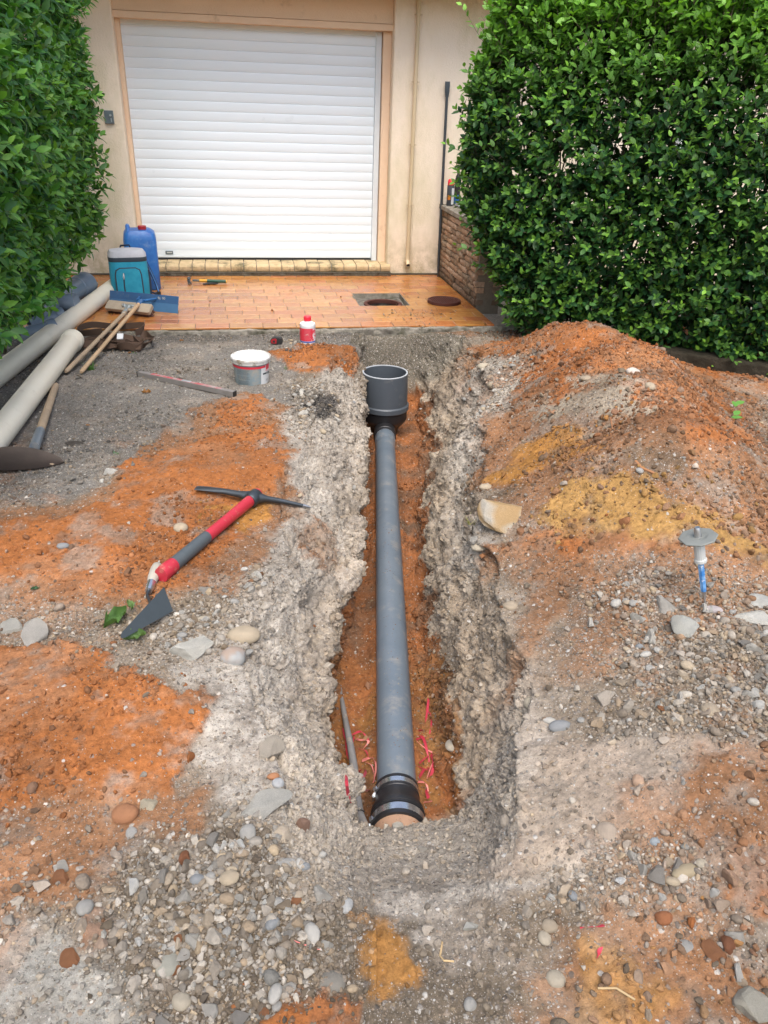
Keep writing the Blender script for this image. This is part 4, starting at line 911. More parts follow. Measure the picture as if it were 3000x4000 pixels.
b.tube([-D_*.045,-D_*.035,D_*.045,D_*.055],[.027,.031,.031,.027],20); b.build('head',M_darksteel,pk,smooth=True,auto=R(50))
b=MB(); 
def arm2():
    A_2=[Vector((0,0,0)),mr,Vector(pr1)]; rings=[]
    for t,w_ in ((.85,.0086),(.95,.006),(1,.0025)):
        p=(1-t)**2*A_2[0]+2*t*(1-t)*A_2[1]+t*t*A_2[2]; tg=(A_2[2]-A_2[1]).normalized(); sx=(Vector(D_).normalized()-tg*Vector(D_).normalized().dot(tg)).normalized(); sz=tg.cross(sx)
        rings.append([p+sx*(math.cos(a)*w_)+sz*(math.sin(a)*w_) for a in [math.pi*2*k/8 for k in range(8)]])
    b.loft(rings)
arm2(); b.build('worn_point',M_bright,pk,smooth=True)
# -- trowel
tip=G(264,1400,.030); rc=G(375,1332,.022); hl=aty(354,1268,rc[1]+.055); fe_=G(322,1286,.018); he=G(342,1232,.020)
tw=thing('trowel','pointed mason trowel with a grey blade below the pickaxe handle','trowel',tuple(rc))
e1_=Vector(hl-rc); nb_=Vector(hl-rc).cross(Vector(tip-rc)).normalized()
if nb_.z<0: nb_=-nb_
o_=Vector(rc); T_=Vector(tip); H_=Vector(hl)
out=[]; 
lf=T_+ (H_-o_).normalized()*.016
for t in np.linspace(0,1,7): 
    a_0=T_+(o_-T_).normalized()*.018; a_2=lf+(H_-lf).normalized()*.018; mid_=T_+(lf-T_)*.5-( (o_+H_)/2-T_).normalized()*.012
    out.append((1-t)**2*a_0+2*t*(1-t)*mid_+t*t*a_2)
poly=[o_]+out+[H_]
b=MB(); b.loft([[p+nb_*.0009 for p in poly],[p-nb_*.0009 for p in poly]]); b.build('blade',mat('trowel_steel',(.05,.062,.066),.5,metal=.5,scale=12,col2=(.075,.088,.09),bump=.0005),tw,world=True)
b=MB(); c_=(o_+T_+H_*2)/4; f1=Vector(fe_); b.tube([c_-nb_*.002,c_-nb_*.02,f1-(Vector(he)-f1)*.15,f1],[.005,.005,.005,.007],10); b.build('tang',M_darksteel,tw,smooth=True,world=True)
b=MB(); h1=Vector(he); dd_=h1-f1; b.tube([f1,f1+dd_*.05,f1+dd_*.32],[.0125,.0135,.0155],16); b.build('ferrule',M_steel,tw,smooth=True,world=True)
b=MB(); b.tube([f1+dd_*.32,f1+dd_*.5,f1+dd_*.8,f1+dd_*.97,f1+dd_*1.03],[.0155,.019,.0205,.018,.010],16); b.build('handle',M_handlep,tw,smooth=True,world=True)
# -- hoe
ht=G(122,838,.018); hb=aty(76,962,-4.0); hoe=thing('hoe','wooden handled hoe with a wide dark blade lying on the gravel','hoe',tuple(hb))
Dh=Vector(hb-ht)
b=MB(); b.tube([Vector(ht),Vector(ht)+Dh*.03,Vector(ht)+Dh*.5,Vector(ht)+Dh*.80],[.014,.0185,.0200,.0205],18); b.build('handle',M_wood,hoe,smooth=True,world=True)
b=MB(); b.tube([Vector(ht)+Dh*.79,Vector(ht)+Dh*.80,Vector(ht)+Dh*1.03],[.0205,.0225,.0235],18); b.build('socket',M_pvcg,hoe,smooth=True,world=True)
tp=G(140,1003,.012); lf_=atz(-95,1000,.0); nb=24
up_=[];lo_=[]
rings=[]
for i in range(nb+1):
    t=i/nb; c_=Vector(tp)*(1-t)+Vector(lf_)*t; w_=math.sin(math.pi*min(1,t*1.0))**.62
    c_.z+=0
    a_=c_+Vector((0,.060*w_,.052*w_)); m_=c_+Vector((0,.010*w_,.006*w_-.004)); d_3=c_+Vector((0,-.055*w_,-.012*w_))
    rings.append([a_,m_+Vector((0,0,.002)),d_3,d_3-Vector((0,0,.002)),m_-Vector((0,0,.001)),a_-Vector((0,0,.002))])
b=MB(); b.loft(rings); b.build('blade',M_bladebrown,hoe,smooth=True,world=True)
# -- broom
ha=atz(142,803,-.02); hh=atz(270,676,.062); hc=atz(279,664,.055)
bm2=thing('broom','push broom with a wooden head leaning on the blue squeegee','broom',tuple(hc))
Db=Vector(hh-ha)
b=MB(); b.tube([Vector(ha),Vector(ha)+Db*.015,Vector(ha)+Db*.5,Vector(hh)],[.008,.0135,.0140,.0145],16); b.build('handle',M_wood,bm2,smooth=True,world=True)
lx=Vector(atz(326,668,.05)-atz(231,658,.05)); Lh=lx.length; lx.normalize(); zn=Vector((0.1,-.62,.72)).normalized()
Mf=frame(hc,lx,zn)
b=MB(); pts_=[(-Lh/2,-.036),(-Lh/2+.01,-.042),(Lh/2-.01,-.042),(Lh/2,-.034),(Lh/2,.034),(Lh/2-.01,.040),(-Lh/2+.01,.040),(-Lh/2,.034)]
b.prism(pts_,-.016,.016,Mf); b.build('head_block',M_broomw,bm2,bevel=.004,world=True)
b=MB()
for i in range(150):
    x=random.uniform(-Lh/2+.01,Lh/2-.008); y=random.uniform(-.03,.03); e_=Vector((x*1.07+random.uniform(-.012,.012),y*1.3+random.uniform(-.01,.01),-.058-random.uniform(0,.01)))
    b.tube([Mf@Vector((x,y,-.015)),Mf@e_],[.0045,.0035],4,cap=True)
b.build('bristles',M_bristle,bm2,world=True)
b=MB(); b.box(-.045,.045,-.018,.012,.0165,.0195,Mf); b.box(-.012,.012,-.05,.0,.018,.026,Mf); b.tube([Mf@Vector((.0,-.05,.02)),Vector(hh)-Db*.03],.0165,12)
b.tube([Mf@Vector((-.034,-.004,.019)),Mf@Vector((-.034,-.004,.032))],.012,8); b.tube([Mf@Vector((.036,-.004,.019)),Mf@Vector((.036,-.004,.032))],.010,8); b.build('metal_bracket',M_galv,bm2,world=True,bevel=.001)
# -- squeegee
ga=atz(175,804,-.02); gb=atz(302,654,.085)
sq_=thing('squeegee','floor squeegee with a long blue blade standing on the tiles','squeegee',tuple(atz(310,668,.0)))
Dg=Vector(gb-ga); b=MB(); b.tube([Vector(ga),Vector(ga)+Dg*.015,Vector(ga)+Dg*.5,Vector(gb)],[.008,.0125,.0132,.0145],16); b.build('handle',M_wood2,sq_,smooth=True,world=True)
q0=atz(236,663,.002); q1=atz(384,677,.002); lx=Vector(q1-q0); Ls_=lx.length; lx.normalize(); fn=lx.cross(Vector((0,0,1)))
def sp_(x,z_): return Vector(q0)+lx*x+Vector((0,0,z_))+(-fn)*(z_*.32)
b=MB(); b.loft([[sp_(x,.060),sp_(x,.118),sp_(x,.118)-fn*.004,sp_(x,.060)-fn*.004] for x in (0,Ls_)]); sb=b.build('blade_plate',M_bluepaint,sq_,world=True,bevel=.001)
b=MB(); b.loft([[sp_(x,.0)+fn*.002,sp_(x,.062)+fn*.0015,sp_(x,.062)-fn*.002,sp_(x,0)-fn*.002] for x in (0,Ls_)]); b.build('rubber_lip',mat('blue_rubber',(.05,.15,.29),.6,scale=10),sq_,world=True)
jc=sp_(.27*Ls_/.27*.47,.085)
b=MB(); b.tube([Vector(gb)-Dg*.03,Vector(gb)+Dg*.02,Vector(gb)+Dg*.035],[.0185,.0205,.012],14); cc_=Vector(gb)+Dg*.03
b.build('socket',M_bluepl,sq_,smooth=True,world=True); b=MB()
b.tube([sp_(0,.09)+lx*((cc_-sp_(0,.09)).dot(lx)-.07),cc_-lx*.03+Vector((0,.004,.004)),cc_+lx*.03+Vector((0,.004,.004)),sp_(0,.09)+lx*((cc_-sp_(0,.09)).dot(lx)+.07)],[.007,.012,.012,.007],8)
b.build('mounting_bracket',M_bluepl,sq_,smooth=True,world=True)
tm=frame(sp_((cc_-Vector(q0)).dot(lx)+.085,.088)+fn*.0012,lx,tuple(fn)); tm2=tm@Matrix.Identity(4)
to=textmesh('BJ  00',.026,'stamped_lettering',M_guardl,Matrix.Translation(-Vector(sq_.location))@tm2,sq_)
# -- straps
so_=atz(245,728,.0); st_=thing('lifting_strap','heap of brown webbing strap at the corner of the patio','strap',(so_[0],so_[1],-.045))
def loopr(cx,cy,rx,ry,a0_,a1_,z0_,z1_,w,tilt,n=34,wob=.1,sd=0):
    P_=[];N_=[]
    for i in range(n+1):
        t=i/n; a=a0_+(a1_-a0_)*t; r_=1+wob*math.sin(a*2.3+sd); p=Vector((cx+rx*r_*math.cos(a),cy+ry*r_*math.sin(a),z0_+(z1_-z0_)*t+.012*math.sin(3*a+sd)))
        P_.append(p); kk=min(.95,max(0,tilt+.25*math.sin(2*a+sd))); N_.append(Vector((math.cos(a)*kk,math.sin(a)*kk,1.02-kk)))
    b=MB(); b.ribbon(P_,N_,w,.0045); return b
loopr(-.02,.10,.20,.12,R(-30),R(255),.070,.075,.042,.0,sd=.5).build('strap_loop',M_strap,st_,smooth=True)
loopr(.03,-.05,.20,.09,R(10),R(320),.030,.050,.050,.72,sd=2).build('strap_loop',M_strap,st_,smooth=True)
loopr(-.05,-.09,.21,.07,R(-90),R(190),.020,.030,.050,.8,sd=4).build('strap_loop',M_strap,st_,smooth=True)
loopr(.13,-.17,.075,.045,R(-200),R(120),.032,.036,.050,.05,sd=1).build('strap_loop',M_strap,st_,smooth=True)
loopr(.20,-.05,.06,.12,R(-150),R(120),.045,.03,.050,.35,sd=3).build('strap_loop',M_strap,st_,smooth=True)
b=MB(); b.ribbon([Vector((-.28,-.12,.02)),Vector((-.1,-.16,.05)),Vector((.05,-.15,.03)),Vector((.2,-.2,.035))],[Vector((.1,.7,.6))]*4,.058,.004); b.build('strap_end',M_strap,st_,smooth=True)
b=MB(); b.box(-.02,.02,-.025,.025,-.004,.004,Matrix.Translation((.06,-.10,.075))@Matrix.Rotation(.5,4,'X')); b.build('white_tag',M_paperw,st_)
# -- cooler backpack
cb=atz(283,648,0); cb=np.array([cb[0]-.005,cb[1]+.10,0]); ca=R(10)
ck_=thing('cooler_backpack','turquoise cooler backpack with a grey lid standing on the tiles','cooler bag',(cb[0],cb[1],.001),(0,0,ca))
def rrect(w,d,r,z,n=6,cx=0,cy=0):
    o=[]
    for qx,qy,a0_ in ((1,1,0),(-1,1,90),(-1,-1,180),(1,-1,270)):
        for k in range(n+1):
            a=R(a0_+90*k/n); o.append((cx+qx*(w-r)+r*math.cos(a),cy+qy*(d-r)+r*math.sin(a),z))
    return o
W_,D2=.146,.105
b=MB(); b.loft([rrect(W_*.96,D2*.96,.05,0),rrect(W_*1.0,D2,.055,.015),rrect(W_*1.015,D2*1.03,.058,.16),rrect(W_*.985,D2*.99,.06,.295)]); b.build('body',M_teal,ck_,smooth=True)
b=MB(); b.loft([rrect(W_*.995,D2*1.0,.06,.293),rrect(W_*1.005,D2*1.015,.062,.300),rrect(W_*1.005,D2*1.015,.062,.318),rrect(W_*.99,D2,.06,.326)]); b.build('zip_band',M_zip,ck_,smooth=True)
b=MB(); b.loft([rrect(W_*.995,D2*1.0,.062,.322),rrect(W_*.985,D2*.98,.065,.345),rrect(W_*.88,D2*.86,.06,.368),rrect(W_*.55,D2*.5,.04,.377),rrect(W_*.1,D2*.1,.01,.379)]); b.build('lid',M_greyf,ck_,smooth=True)
fy=-D2*1.03-.006
b=MB(); arch=[(-.108,.012),(-.108,.20),(-.098,.235),(-.07,.25),(.05,.25),(.078,.235),(.088,.20),(.092,.012)]
b.loft([[(x,fy+.012,z) for x,z in arch],[(x*.98,fy-.012,z) for x,z in arch],[(x*.9,fy-.018,z*.985) for x,z in arch]]); b.build('front_pocket',M_teal,ck_,smooth=True)
b=MB(); b.tube([(x*.995,fy-.011,z) for x,z in arch],.0058,6); b.tube([(-.045,fy-.0185,.215),(-.050,fy-.020,.12),(-.048,fy-.018,.015)],.0052,6); b.build('piping',M_zip,ck_,smooth=True)
b=MB(); b.tube([(-.046,fy-.024,.215),(-.052,fy-.026,.185),(-.049,fy-.026,.165),(-.043,fy-.026,.185),(-.046,fy-.024,.215)],.0024,6); b.build('zip_pull',M_paperw,ck_)
b=MB(); b.loft([rrect(.012,D2*.62,.008,.0,cx=W_*1.0),rrect(.014,D2*.64,.008,.15,cx=W_*1.02),rrect(.012,D2*.62,.008,.22,cx=W_*1.0)]); b.build('side_pocket',M_navy,ck_,smooth=True)
b=MB(); b.ribbon([Vector(p) for p in ((W_*.9,.075,.29),(W_*1.15,.095,.20),(W_*1.42,.085,.08),(W_*1.50,.06,.02),(W_*1.3,.05,.008),(W_*1.0,.06,.03))],[Vector((.25,-1,.1))]*6,.045,.010); b.build('shoulder_strap',M_navy,ck_,smooth=True,bevel=.002)
b=MB(); b.ribbon([Vector(p) for p in ((W_*.9,.050,.29),(W_*1.15,.070,.20),(W_*1.42,.060,.08),(W_*1.50,.036,.02))],[Vector((.25,-1,.1))]*4,.004,.011); b.build('strap_piping',M_bluepl,ck_)
b=MB(); b.tube([(-.05,.085,.34),(-.035,.098,.385),(.03,.10,.388),(.045,.088,.34)],.010,8,ell=(1,.5)); b.build('carry_handle',M_navy,ck_,smooth=True)
b=MB(); b.tube([(W_*1.45,.03,.014),(W_*1.55,.02,.016)],.016,8); b.build('buckle',M_blkmatt,ck_,smooth=True)
# -- jerrycan
jb=atz(325,628,0); jc_=thing('jerrycan','tall blue plastic jerrycan with a red cap against the garage','jerrycan',(jb[0]-.055,jb[1]+.125,.001),(0,0,R(6)))
b=MB(); b.loft([rrect(.122,.112,.035,0),rrect(.130,.120,.04,.012),rrect(.131,.121,.04,.22),rrect(.131,.121,.04,.235),rrect(.131,.121,.04,.40),rrect(.122,.112,.042,.448),rrect(.100,.094,.04,.470,cx=-.006),rrect(.092,.04,.03,.474,cx=-.006,cy=.045)]); b.build('body',M_blue,jc_,smooth=True)
b=MB(); b.tube([(-.085,.085,.455),(-.088,.06,.492),(-.088,-.03,.496),(-.085,-.075,.450)],.017,10); b.build('handle',M_blue,jc_,smooth=True)
b=MB(); b.lathe([(.036,.460),(.034,.474),(.030,.476),(.001,.476)],20,Matrix.Translation((.028,-.030,0))); b.build('neck',M_blue,jc_,smooth=True)
b=MB(); nn=40
b.loft([[(.028+r_*(1+.03*(k%2))*math.cos(2*math.pi*k/nn),-.030+r_*(1+.03*(k%2))*math.sin(2*math.pi*k/nn),z_) for k in range(nn)] for r_,z_ in ((.031,.470),(.0325,.473),(.0325,.500),(.029,.504))]); b.build('cap',M_red,jc_)
# -- grey pipe fittings
P1=atz(186,612,.125); P0=atz(104,662,.10); d1=Vector(P1-P0); gf=thing('pipe_branch','large grey plastic pipe branch lying below the left hedge','pipe fitting',tuple(P0))
rB=.082
b=MB(); b.tube([Vector(P0)-d1*.35,Vector(P0),Vector(P0)+d1*.74],[rB,rB,rB],36,cap=False); b.build('barrel',M_pvcb,gf,smooth=True,world=True)
b=MB(); b.tube([Vector(P0)+d1*.72,Vector(P0)+d1*.73,Vector(P0)+d1*.84,Vector(P0)+d1*.85,Vector(P0)+d1*.99,Vector(P0)+d1*1.0,Vector(P0)+d1*.99,Vector(P0)+d1*.8],[rB,rB+.006,rB+.006,rB+.010,rB+.010,rB+.008,rB+.001,rB],36,cap=False); b.build('bell',M_pvcb,gf,smooth=True,world=True)
sb0=Vector(atz(112,655,.13)); sb1=Vector(atz(146,634,.17)); sb0=Vector(P0)+d1*.15+Vector((.03,-.05,.0)); sb1=sb0+Vector((.14,-.02,.02))
b=MB(); b.tube([sb0-Vector((.06,.0,.0)),sb0,sb0+(sb1-sb0)*.45],[.03,.060,.060],28); b.tube([sb0+(sb1-sb0)*.44,sb0+(sb1-sb0)*.45,sb1,sb1,sb0+(sb1-sb0)*.8],[.060,.067,.067,.061,.058],28,cap=False); b.build('side_branch',M_pvcb,gf,smooth=True,world=True)
for i,(u,v,du,dv,lb) in enumerate([(108,692,26,-16,'small grey pipe elbow beside the beige pipe, nearer the tiles'),(88,716,20,-14,'small grey pipe elbow at the foot of the hedge')]):
    e0=Vector(atz(u,v,.045)); dx_=Vector((.09,.05,.02)); el=thing('pipe_elbow',lb,'pipe fitting',tuple(e0))
    b=MB(); b.tube([Vector((-.10,-.06,-.02)),Vector((-.05,-.05,0)),Vector((0,0,.0)),dx_*.5],[.052,.053,.053,.053],28,cap=False); b.build('bend',M_pvcb,el,smooth=True)
    b=MB(); b.tube([dx_*.48,dx_*.5,dx_,dx_,dx_*.8],[.053,.060,.060,.054,.050],28,cap=False); b.build('bell',M_pvcb,el,smooth=True)
# -- beige pipes
def bigpipe(lbl,pa_,pb2,bell):
    t=thing('beige_pipe',lbl,'pipe',tuple((np.array(pa_)+np.array(pb2))/2),group='long beige drain pipes')
    A1,B1=Vector([float(c) for c in pa_]),Vector([float(c) for c in pb2]); dv=(B1-A1).normalized()
    b=MB(); b.tube([A1,B1-dv*.06,B1-dv*.06,A1],[.0625,.0625,.058,.058],48,cap=False); b.build('tube',M_beige,t,smooth=True,world=True,auto=R(60))
    if bell:
        b=MB(); b.tube([B1-dv*.10,B1-dv*.085,B1-dv*.003,B1,B1-dv*.06],[.0627,.0700,.0700,.0665,.0655],48,cap=False); b.build('bell',M_beige,t,smooth=True,world=True)
        b=MB(); b.tube([B1-dv*.012,B1-dv*.010],[.0655,.0655],40); b.build('end_cap',M_beige,t,smooth=True,world=True)
    return t
An=atz(0,806,.015); Af=atz(233,629,.064); dA=(Af-An)/np.linalg.norm(Af-An)
bigpipe('beige plastic pipe running behind the turquoise cooler bag',An-dA*1.1,Af+dA*.62,False)
Bn=atz(0,936,.013); Bf=atz(158,733,.030); dB=(Bf-Bn)/np.linalg.norm(Bf-Bn)
bigpipe('beige plastic pipe with its belled end beside the broom handles',Bn-dB*1.0,Bf,True)
# -- hammer and pliers
hA=aty(408,608,-.40); hA[2]=.030; hE=atz(490,608,.022)
hm=thing('hammer','claw hammer with a green and yellow handle lying on the tiles','hammer',tuple(hA))
Dm=Vector(hE-hA); b=MB(); b.tube([Dm*.10,Dm*.28],[.0085,.010],10); b.build('steel_neck',M_grip,hm,smooth=True)
b=MB(); b.tube([Dm*.28,Dm*.50],[.0115,.0125],12); b.build('yellow_grip',M_yellow,hm,smooth=True)
b=MB(); b.tube([Dm*.48,Dm*.55,Dm*.80,Dm*.975],[.0128,.0145,.0150,.0145],12); gg=b.build('green_grip',M_green,hm,smooth=True); b=MB(); b.tube([Dm*.975,Dm*.998],[.0142,.0135],12); b.build('end_band',M_yellow,hm,smooth=True)
b=MB(); b.tube([(0,.055,.006),(0,.035,.006),(0,.030,.004),(0,-.018,.0)],[.0155,.0155,.012,.0135],12)
for s_ in (-1,1): b.tube([(0,-.015,0),(s_*.006+.006,-.045,-.008),(s_*.011+.014,-.075,-.020)],[.012,.008,.003],6)
b.build('head',M_darksteel,hm,smooth=True)
pp=atz(452,613,.008); pz=thing('pliers','small dark pliers lying under the hammer handle','pliers',tuple(pp))
b=MB(); b.tube([(-.05,-.012,0),(-.02,-.004,.002),(0,0,.002),(.03,.02,0),(.055,.05,0)],[.007,.010,.012,.008,.006],8); b.build('jaw_and_handle',M_blkmatt,pz,smooth=True)
b=MB(); b.tube([(-.055,-.004,0),(0,0,.004),(.045,.0,.002),(.075,.012,0)],[.005,.009,.008,.005],8); b.build('second_handle',M_blkmatt,pz,smooth=True)
# -- straight edge / level
la=G(301,812,.014); lb_=G(507,857,.016); lv=thing('spirit_level','grey metal level bar with a worn red top lying on the gravel','level',tuple(la))
M_=frame(la,lb_-la,(0,0,1)); ln=float(np.linalg.norm(lb_-la))
b=MB(); b.box(0,ln,-.015,.015,-.014,.016,M_); b.build('bar',M_alu,lv,bevel=.002,world=True)
b=MB(); b.box(.10,ln-.09,-.0125,.0125,.0162,.0170,M_); b.build('red_face',M_redlevel,lv,world=True)
b=MB(); b.box(ln*.47,ln*.56,-.010,.010,.0172,.0182,M_); b.build('vial_window',M_galv,lv,world=True)
for x_ in (-.004,ln): b=MB(); b.box(x_,x_+.004,-.0155,.0155,-.0145,.0165,M_); b.build('end_cap',M_blkmatt,lv,world=True)
# -- bucket
kb_=G(545,834); bk=thing('bucket','dirty white lidded bucket with a grey printed label','bucket',(kb_[0],kb_[1]+.097,kb_[2]-.004),(0,0,R(4)))
b=MB(); b.lathe([(.001,0),(.094,0),(.098,.004),(.1085,.128),(.109,.150)],48); b.build('body',M_bucket,bk,smooth=True)
def bandm(z0_,z1_,a0_,a1_,off,n=16):
    b=MB(); r_=lambda z:.098+(z-.004)*.0845+off
    b.loft([[(r_(z)*math.cos(a),r_(z)*math.sin(a),z) for a in np.linspace(R(a0_),R(a1_),n)] for z in (z0_,z1_)],False,False,False); return b
bandm(.004,.122,-62,-5,.0006).build('white_label',M_paperw,bk,smooth=True)
bandm(.108,.122,-178,-44,.0012,30).build('red_stripe',M_labelred,bk,smooth=True)
bandm(.085,.124,-42,-22,.0016,8).build('red_badge',M_labelred,bk,smooth=True)
for i in range(20):
    z_=.100-i*.0047
    if i in (7,13): continue
    bandm(z_,z_+.0011,-148+random.uniform(0,3),-100-random.uniform(0,9),.0014,10).build('printed_line',M_ink,bk)
for i,(z_,a_0,a_1) in enumerate([(.066,-55,-38),(.062,-30,-20),(.032,-40,-24),(.027,-40,-26),(.022,-40,-28)]): bandm(z_,z_+(.010 if i<2 else .0014),a_0,a_1,.0014,6).build('printed_mark',M_ink,bk)
def onbucket(s,size,a,z,mt,nm):
    r_=.098+(z-.004)*.0845+.0022; A=R(a); o_=Vector((r_*math.cos(A),r_*math.sin(A),z)); x_=Vector((-math.sin(A),math.cos(A),0))
    M_=Matrix.Identity(4); zz_=Vector((math.cos(A),math.sin(A),-.08)).normalized(); yy_=zz_.cross(x_)
    for i in range(3): M_[i][0]=x_[i];M_[i][1]=yy_[i];M_[i][2]=zz_[i];M_[i][3]=o_[i]
    textmesh(s,size,nm,mt,M_,bk,.0003,'CENTER')
onbucket('GRIFFON',.0085,-32,.087,M_inkw,'badge_lettering'); onbucket('T-88',.017,-31,.066,M_ink,'label_lettering')
b=MB(); b.lathe([(.109,.130),(.1155,.131),(.1168,.148),(.1185,.150),(.1185,.160),(.115,.163),(.110,.160),(.104,.1545),(.103,.1545)],56); b.build('rim_band',M_white,bk,smooth=True)
b=MB(); b.lathe([(.104,.1550),(.1025,.1580),(.098,.1580),(.097,.1560),(.001,.1565)],56); b.build('lid',mat('clean_white_lid',(.82,.83,.83),.45,scale=8,col2=(.76,.77,.77),col3=(.42,.38,.32),scale3=20,thr3=(.66,.78)),bk,smooth=True)
# -- bottle
pb3=G(666,745); bt=thing('cleaner_bottle','white plastic bottle with red label and red cap standing on orange earth','bottle',(pb3[0],pb3[1]+.045,pb3[2]-.004),(0,0,R(5)))
b=MB(); b.lathe([(.001,0),(.044,0),(.050,.005),(.0525,.018),(.0525,.124),(.0535,.127),(.0525,.131),(.0535,.135),(.050,.144),(.036,.151),(.023,.154),(.0215,.160)],40); b.build('body',mat('bottle_white',(.80,.82,.83),.35,scale=9,col2=(.70,.72,.72)),bt,smooth=True)
b=MB(); b.lathe([(.0532,.030),(.0532,.116)],40); b.build('red_label',M_labelred,bt,smooth=True)
b=MB(); b.loft([[(.0535*math.cos(a),.0535*math.sin(a),z) for a in np.linspace(R(-60),R(-10),12)] for z in (.030,.116)],False,False,False); b.build('torn_label_patch',mat('torn_label',(.74,.72,.70),.6,scale=40,col2=(.62,.05,.08),var=.06),bt,smooth=True)
b=MB(); b.lathe([(.0534,.019),(.0534,.0285)],40); b.build('blue_band',M_labelblue,bt,smooth=True)
for i in range(11): 
    b=MB(); z_=.040+i*.0064; b.loft([[(.0538*math.cos(a),.0538*math.sin(a),z) for a in np.linspace(R(-128+random.uniform(0,4)),R(-70-random.uniform(0,10)),12)] for z in (z_,z_+.0014)],False,False,False); b.build('printed_line',mat('pink_ink',(.70,.20,.24),.6) if i==0 else bpy.data.materials['pink_ink'],bt)
b=MB(); nn=36; b.loft([[(r_*(1+.03*(k%2))*math.cos(2*math.pi*k/nn),r_*(1+.03*(k%2))*math.sin(2*math.pi*k/nn),z_) for k in range(nn)] for r_,z_ in ((.0235,.160),(.0245,.162),(.0245,.186),(.0215,.190))]); b.build('cap',M_redb,bt)
# -- tape measure
tm_=G(598,746); tp_=thing('tape_measure','grey and red tape measure lying by the edge of the patio','tape measure',(tm_[0],tm_[1]+.02,tm_[2]+.010),(0,0,R(-8)))
b=MB(); b.loft([[(x,y,z) for x,z in [(-.04,.004),(-.034,0),(.036,0),(.042,.006),(.043,.024),(.036,.038),(.018,.044),(-.016,.044),(-.034,.036),(-.042,.022)]] for y in (-.022,.022)]); b.build('case',M_blkmatt,tp_,smooth=False,bevel=.004)
b=MB(); 
for y in (-.0232,): b.loft([[(x,y+o,z) for x,z in [(-.034,.004),(.0,.003),(.004,.030),(-.004,.038),(-.028,.034),(-.037,.022)]] for o in (0,.002)])
b.build('red_panel',M_red,tp_); b=MB(); b.box(-.024,-.008,-.0245,-.0228,.010,.024); b.build('button',M_blkmatt,tp_)
# -- chisel standing in the rubble
c0=G(1521,1312,.012); cT=aty(1506,1139,c0[1]+.028)
ch=thing('chisel','blue stone chisel with a pale hand guard standing in the rubble','chisel',tuple(c0)); Dc=Vector(cT-c0); Lc=Dc.length
Mc=frame(c0,Dc.cross(Vector((0,1,0))),Dc.normalized()); zz_=Dc.normalized(); xx_=Vector((1,0,0)); xx_=(xx_-zz_*xx_.dot(zz_)).normalized(); yy_=zz_.cross(xx_)
Mc=Matrix.Identity(4)
for i in range(3): Mc[i][0]=xx_[i];Mc[i][1]=yy_[i];Mc[i][2]=zz_[i]
b=MB(); b.loft([[Mc@Vector((r_*math.cos(R(60*k)),r_*math.sin(R(60*k)),z_)) for k in range(6)] for r_,z_ in ((.0085,.048),(.0095,.06),(.0095,Lc*.60))]); b.build('shaft',M_bluech,ch)
b=MB(); b.loft([[Mc@Vector((r_*math.cos(R(60*k)),r_*math.sin(R(60*k)),z_)) for k in range(6)] for r_,z_ in ((.001,-.02),(.0015,-.005),(.0085,.05))]); b.build('point',M_bright,ch)
b=MB(); nn=32; b.loft([[Mc@Vector((r_*(1+.035*(k%2))*math.cos(2*math.pi*k/nn),r_*(1+.035*(k%2))*math.sin(2*math.pi*k/nn),z_)) for k in range(nn)] for r_,z_ in ((.0155,Lc*.56),(.0175,Lc*.57),(.0175,Lc*.60),(.0150,Lc*.61),(.0155,Lc*.80),(.019,Lc*.86))]); b.build('ribbed_grip',M_guardl,ch)
b=MB(); b.loft([[Mc@Vector((r_*math.cos(R(45*k+22)),r_*math.sin(R(45*k+22)),z_)) for k in range(8)] for r_,z_ in ((.030,Lc*.855),(.052,Lc*.862),(.056,Lc*.875),(.054,Lc*.89),(.030,Lc*.895),(.02,Lc*.885))]); b.build('hand_guard',M_guard,ch,bevel=.002)
b=MB(); b.tube([Mc@Vector((0,0,Lc*.88)),Mc@Vector((0,0,Lc*.98)),Mc@Vector((0,0,Lc*1.0))],[.011,.010,.0075],12); b.build('struck_head',M_bright,ch,smooth=True)
# ================================================================== low kerb in front of the right hedge
HA=np.array([1.44,-2.02]); HB=np.array([3.75,-3.66]); hd=(HB-HA)/np.linalg.norm(HB-HA); hn=np.array([hd[1],-hd[0]])  # hn points to the camera side
if hn[1]>0: hn=-hn
k0=HA+hd*.35+hn*(-.02); k1=HB+hn*(-.02)
kr=rough_slab('garden_kerb',0,float(np.linalg.norm(k1-k0)),-.12,0,-.10,.055,M_kerb,260,6,.012,95)
kr.location=(k0[0],k0[1],0); kr.rotation_euler=(0,0,math.atan2(hd[1],hd[0])); tag(kr,'low kerb wall, colour darkened for shadow, at the foot of the right hedge','kerb')
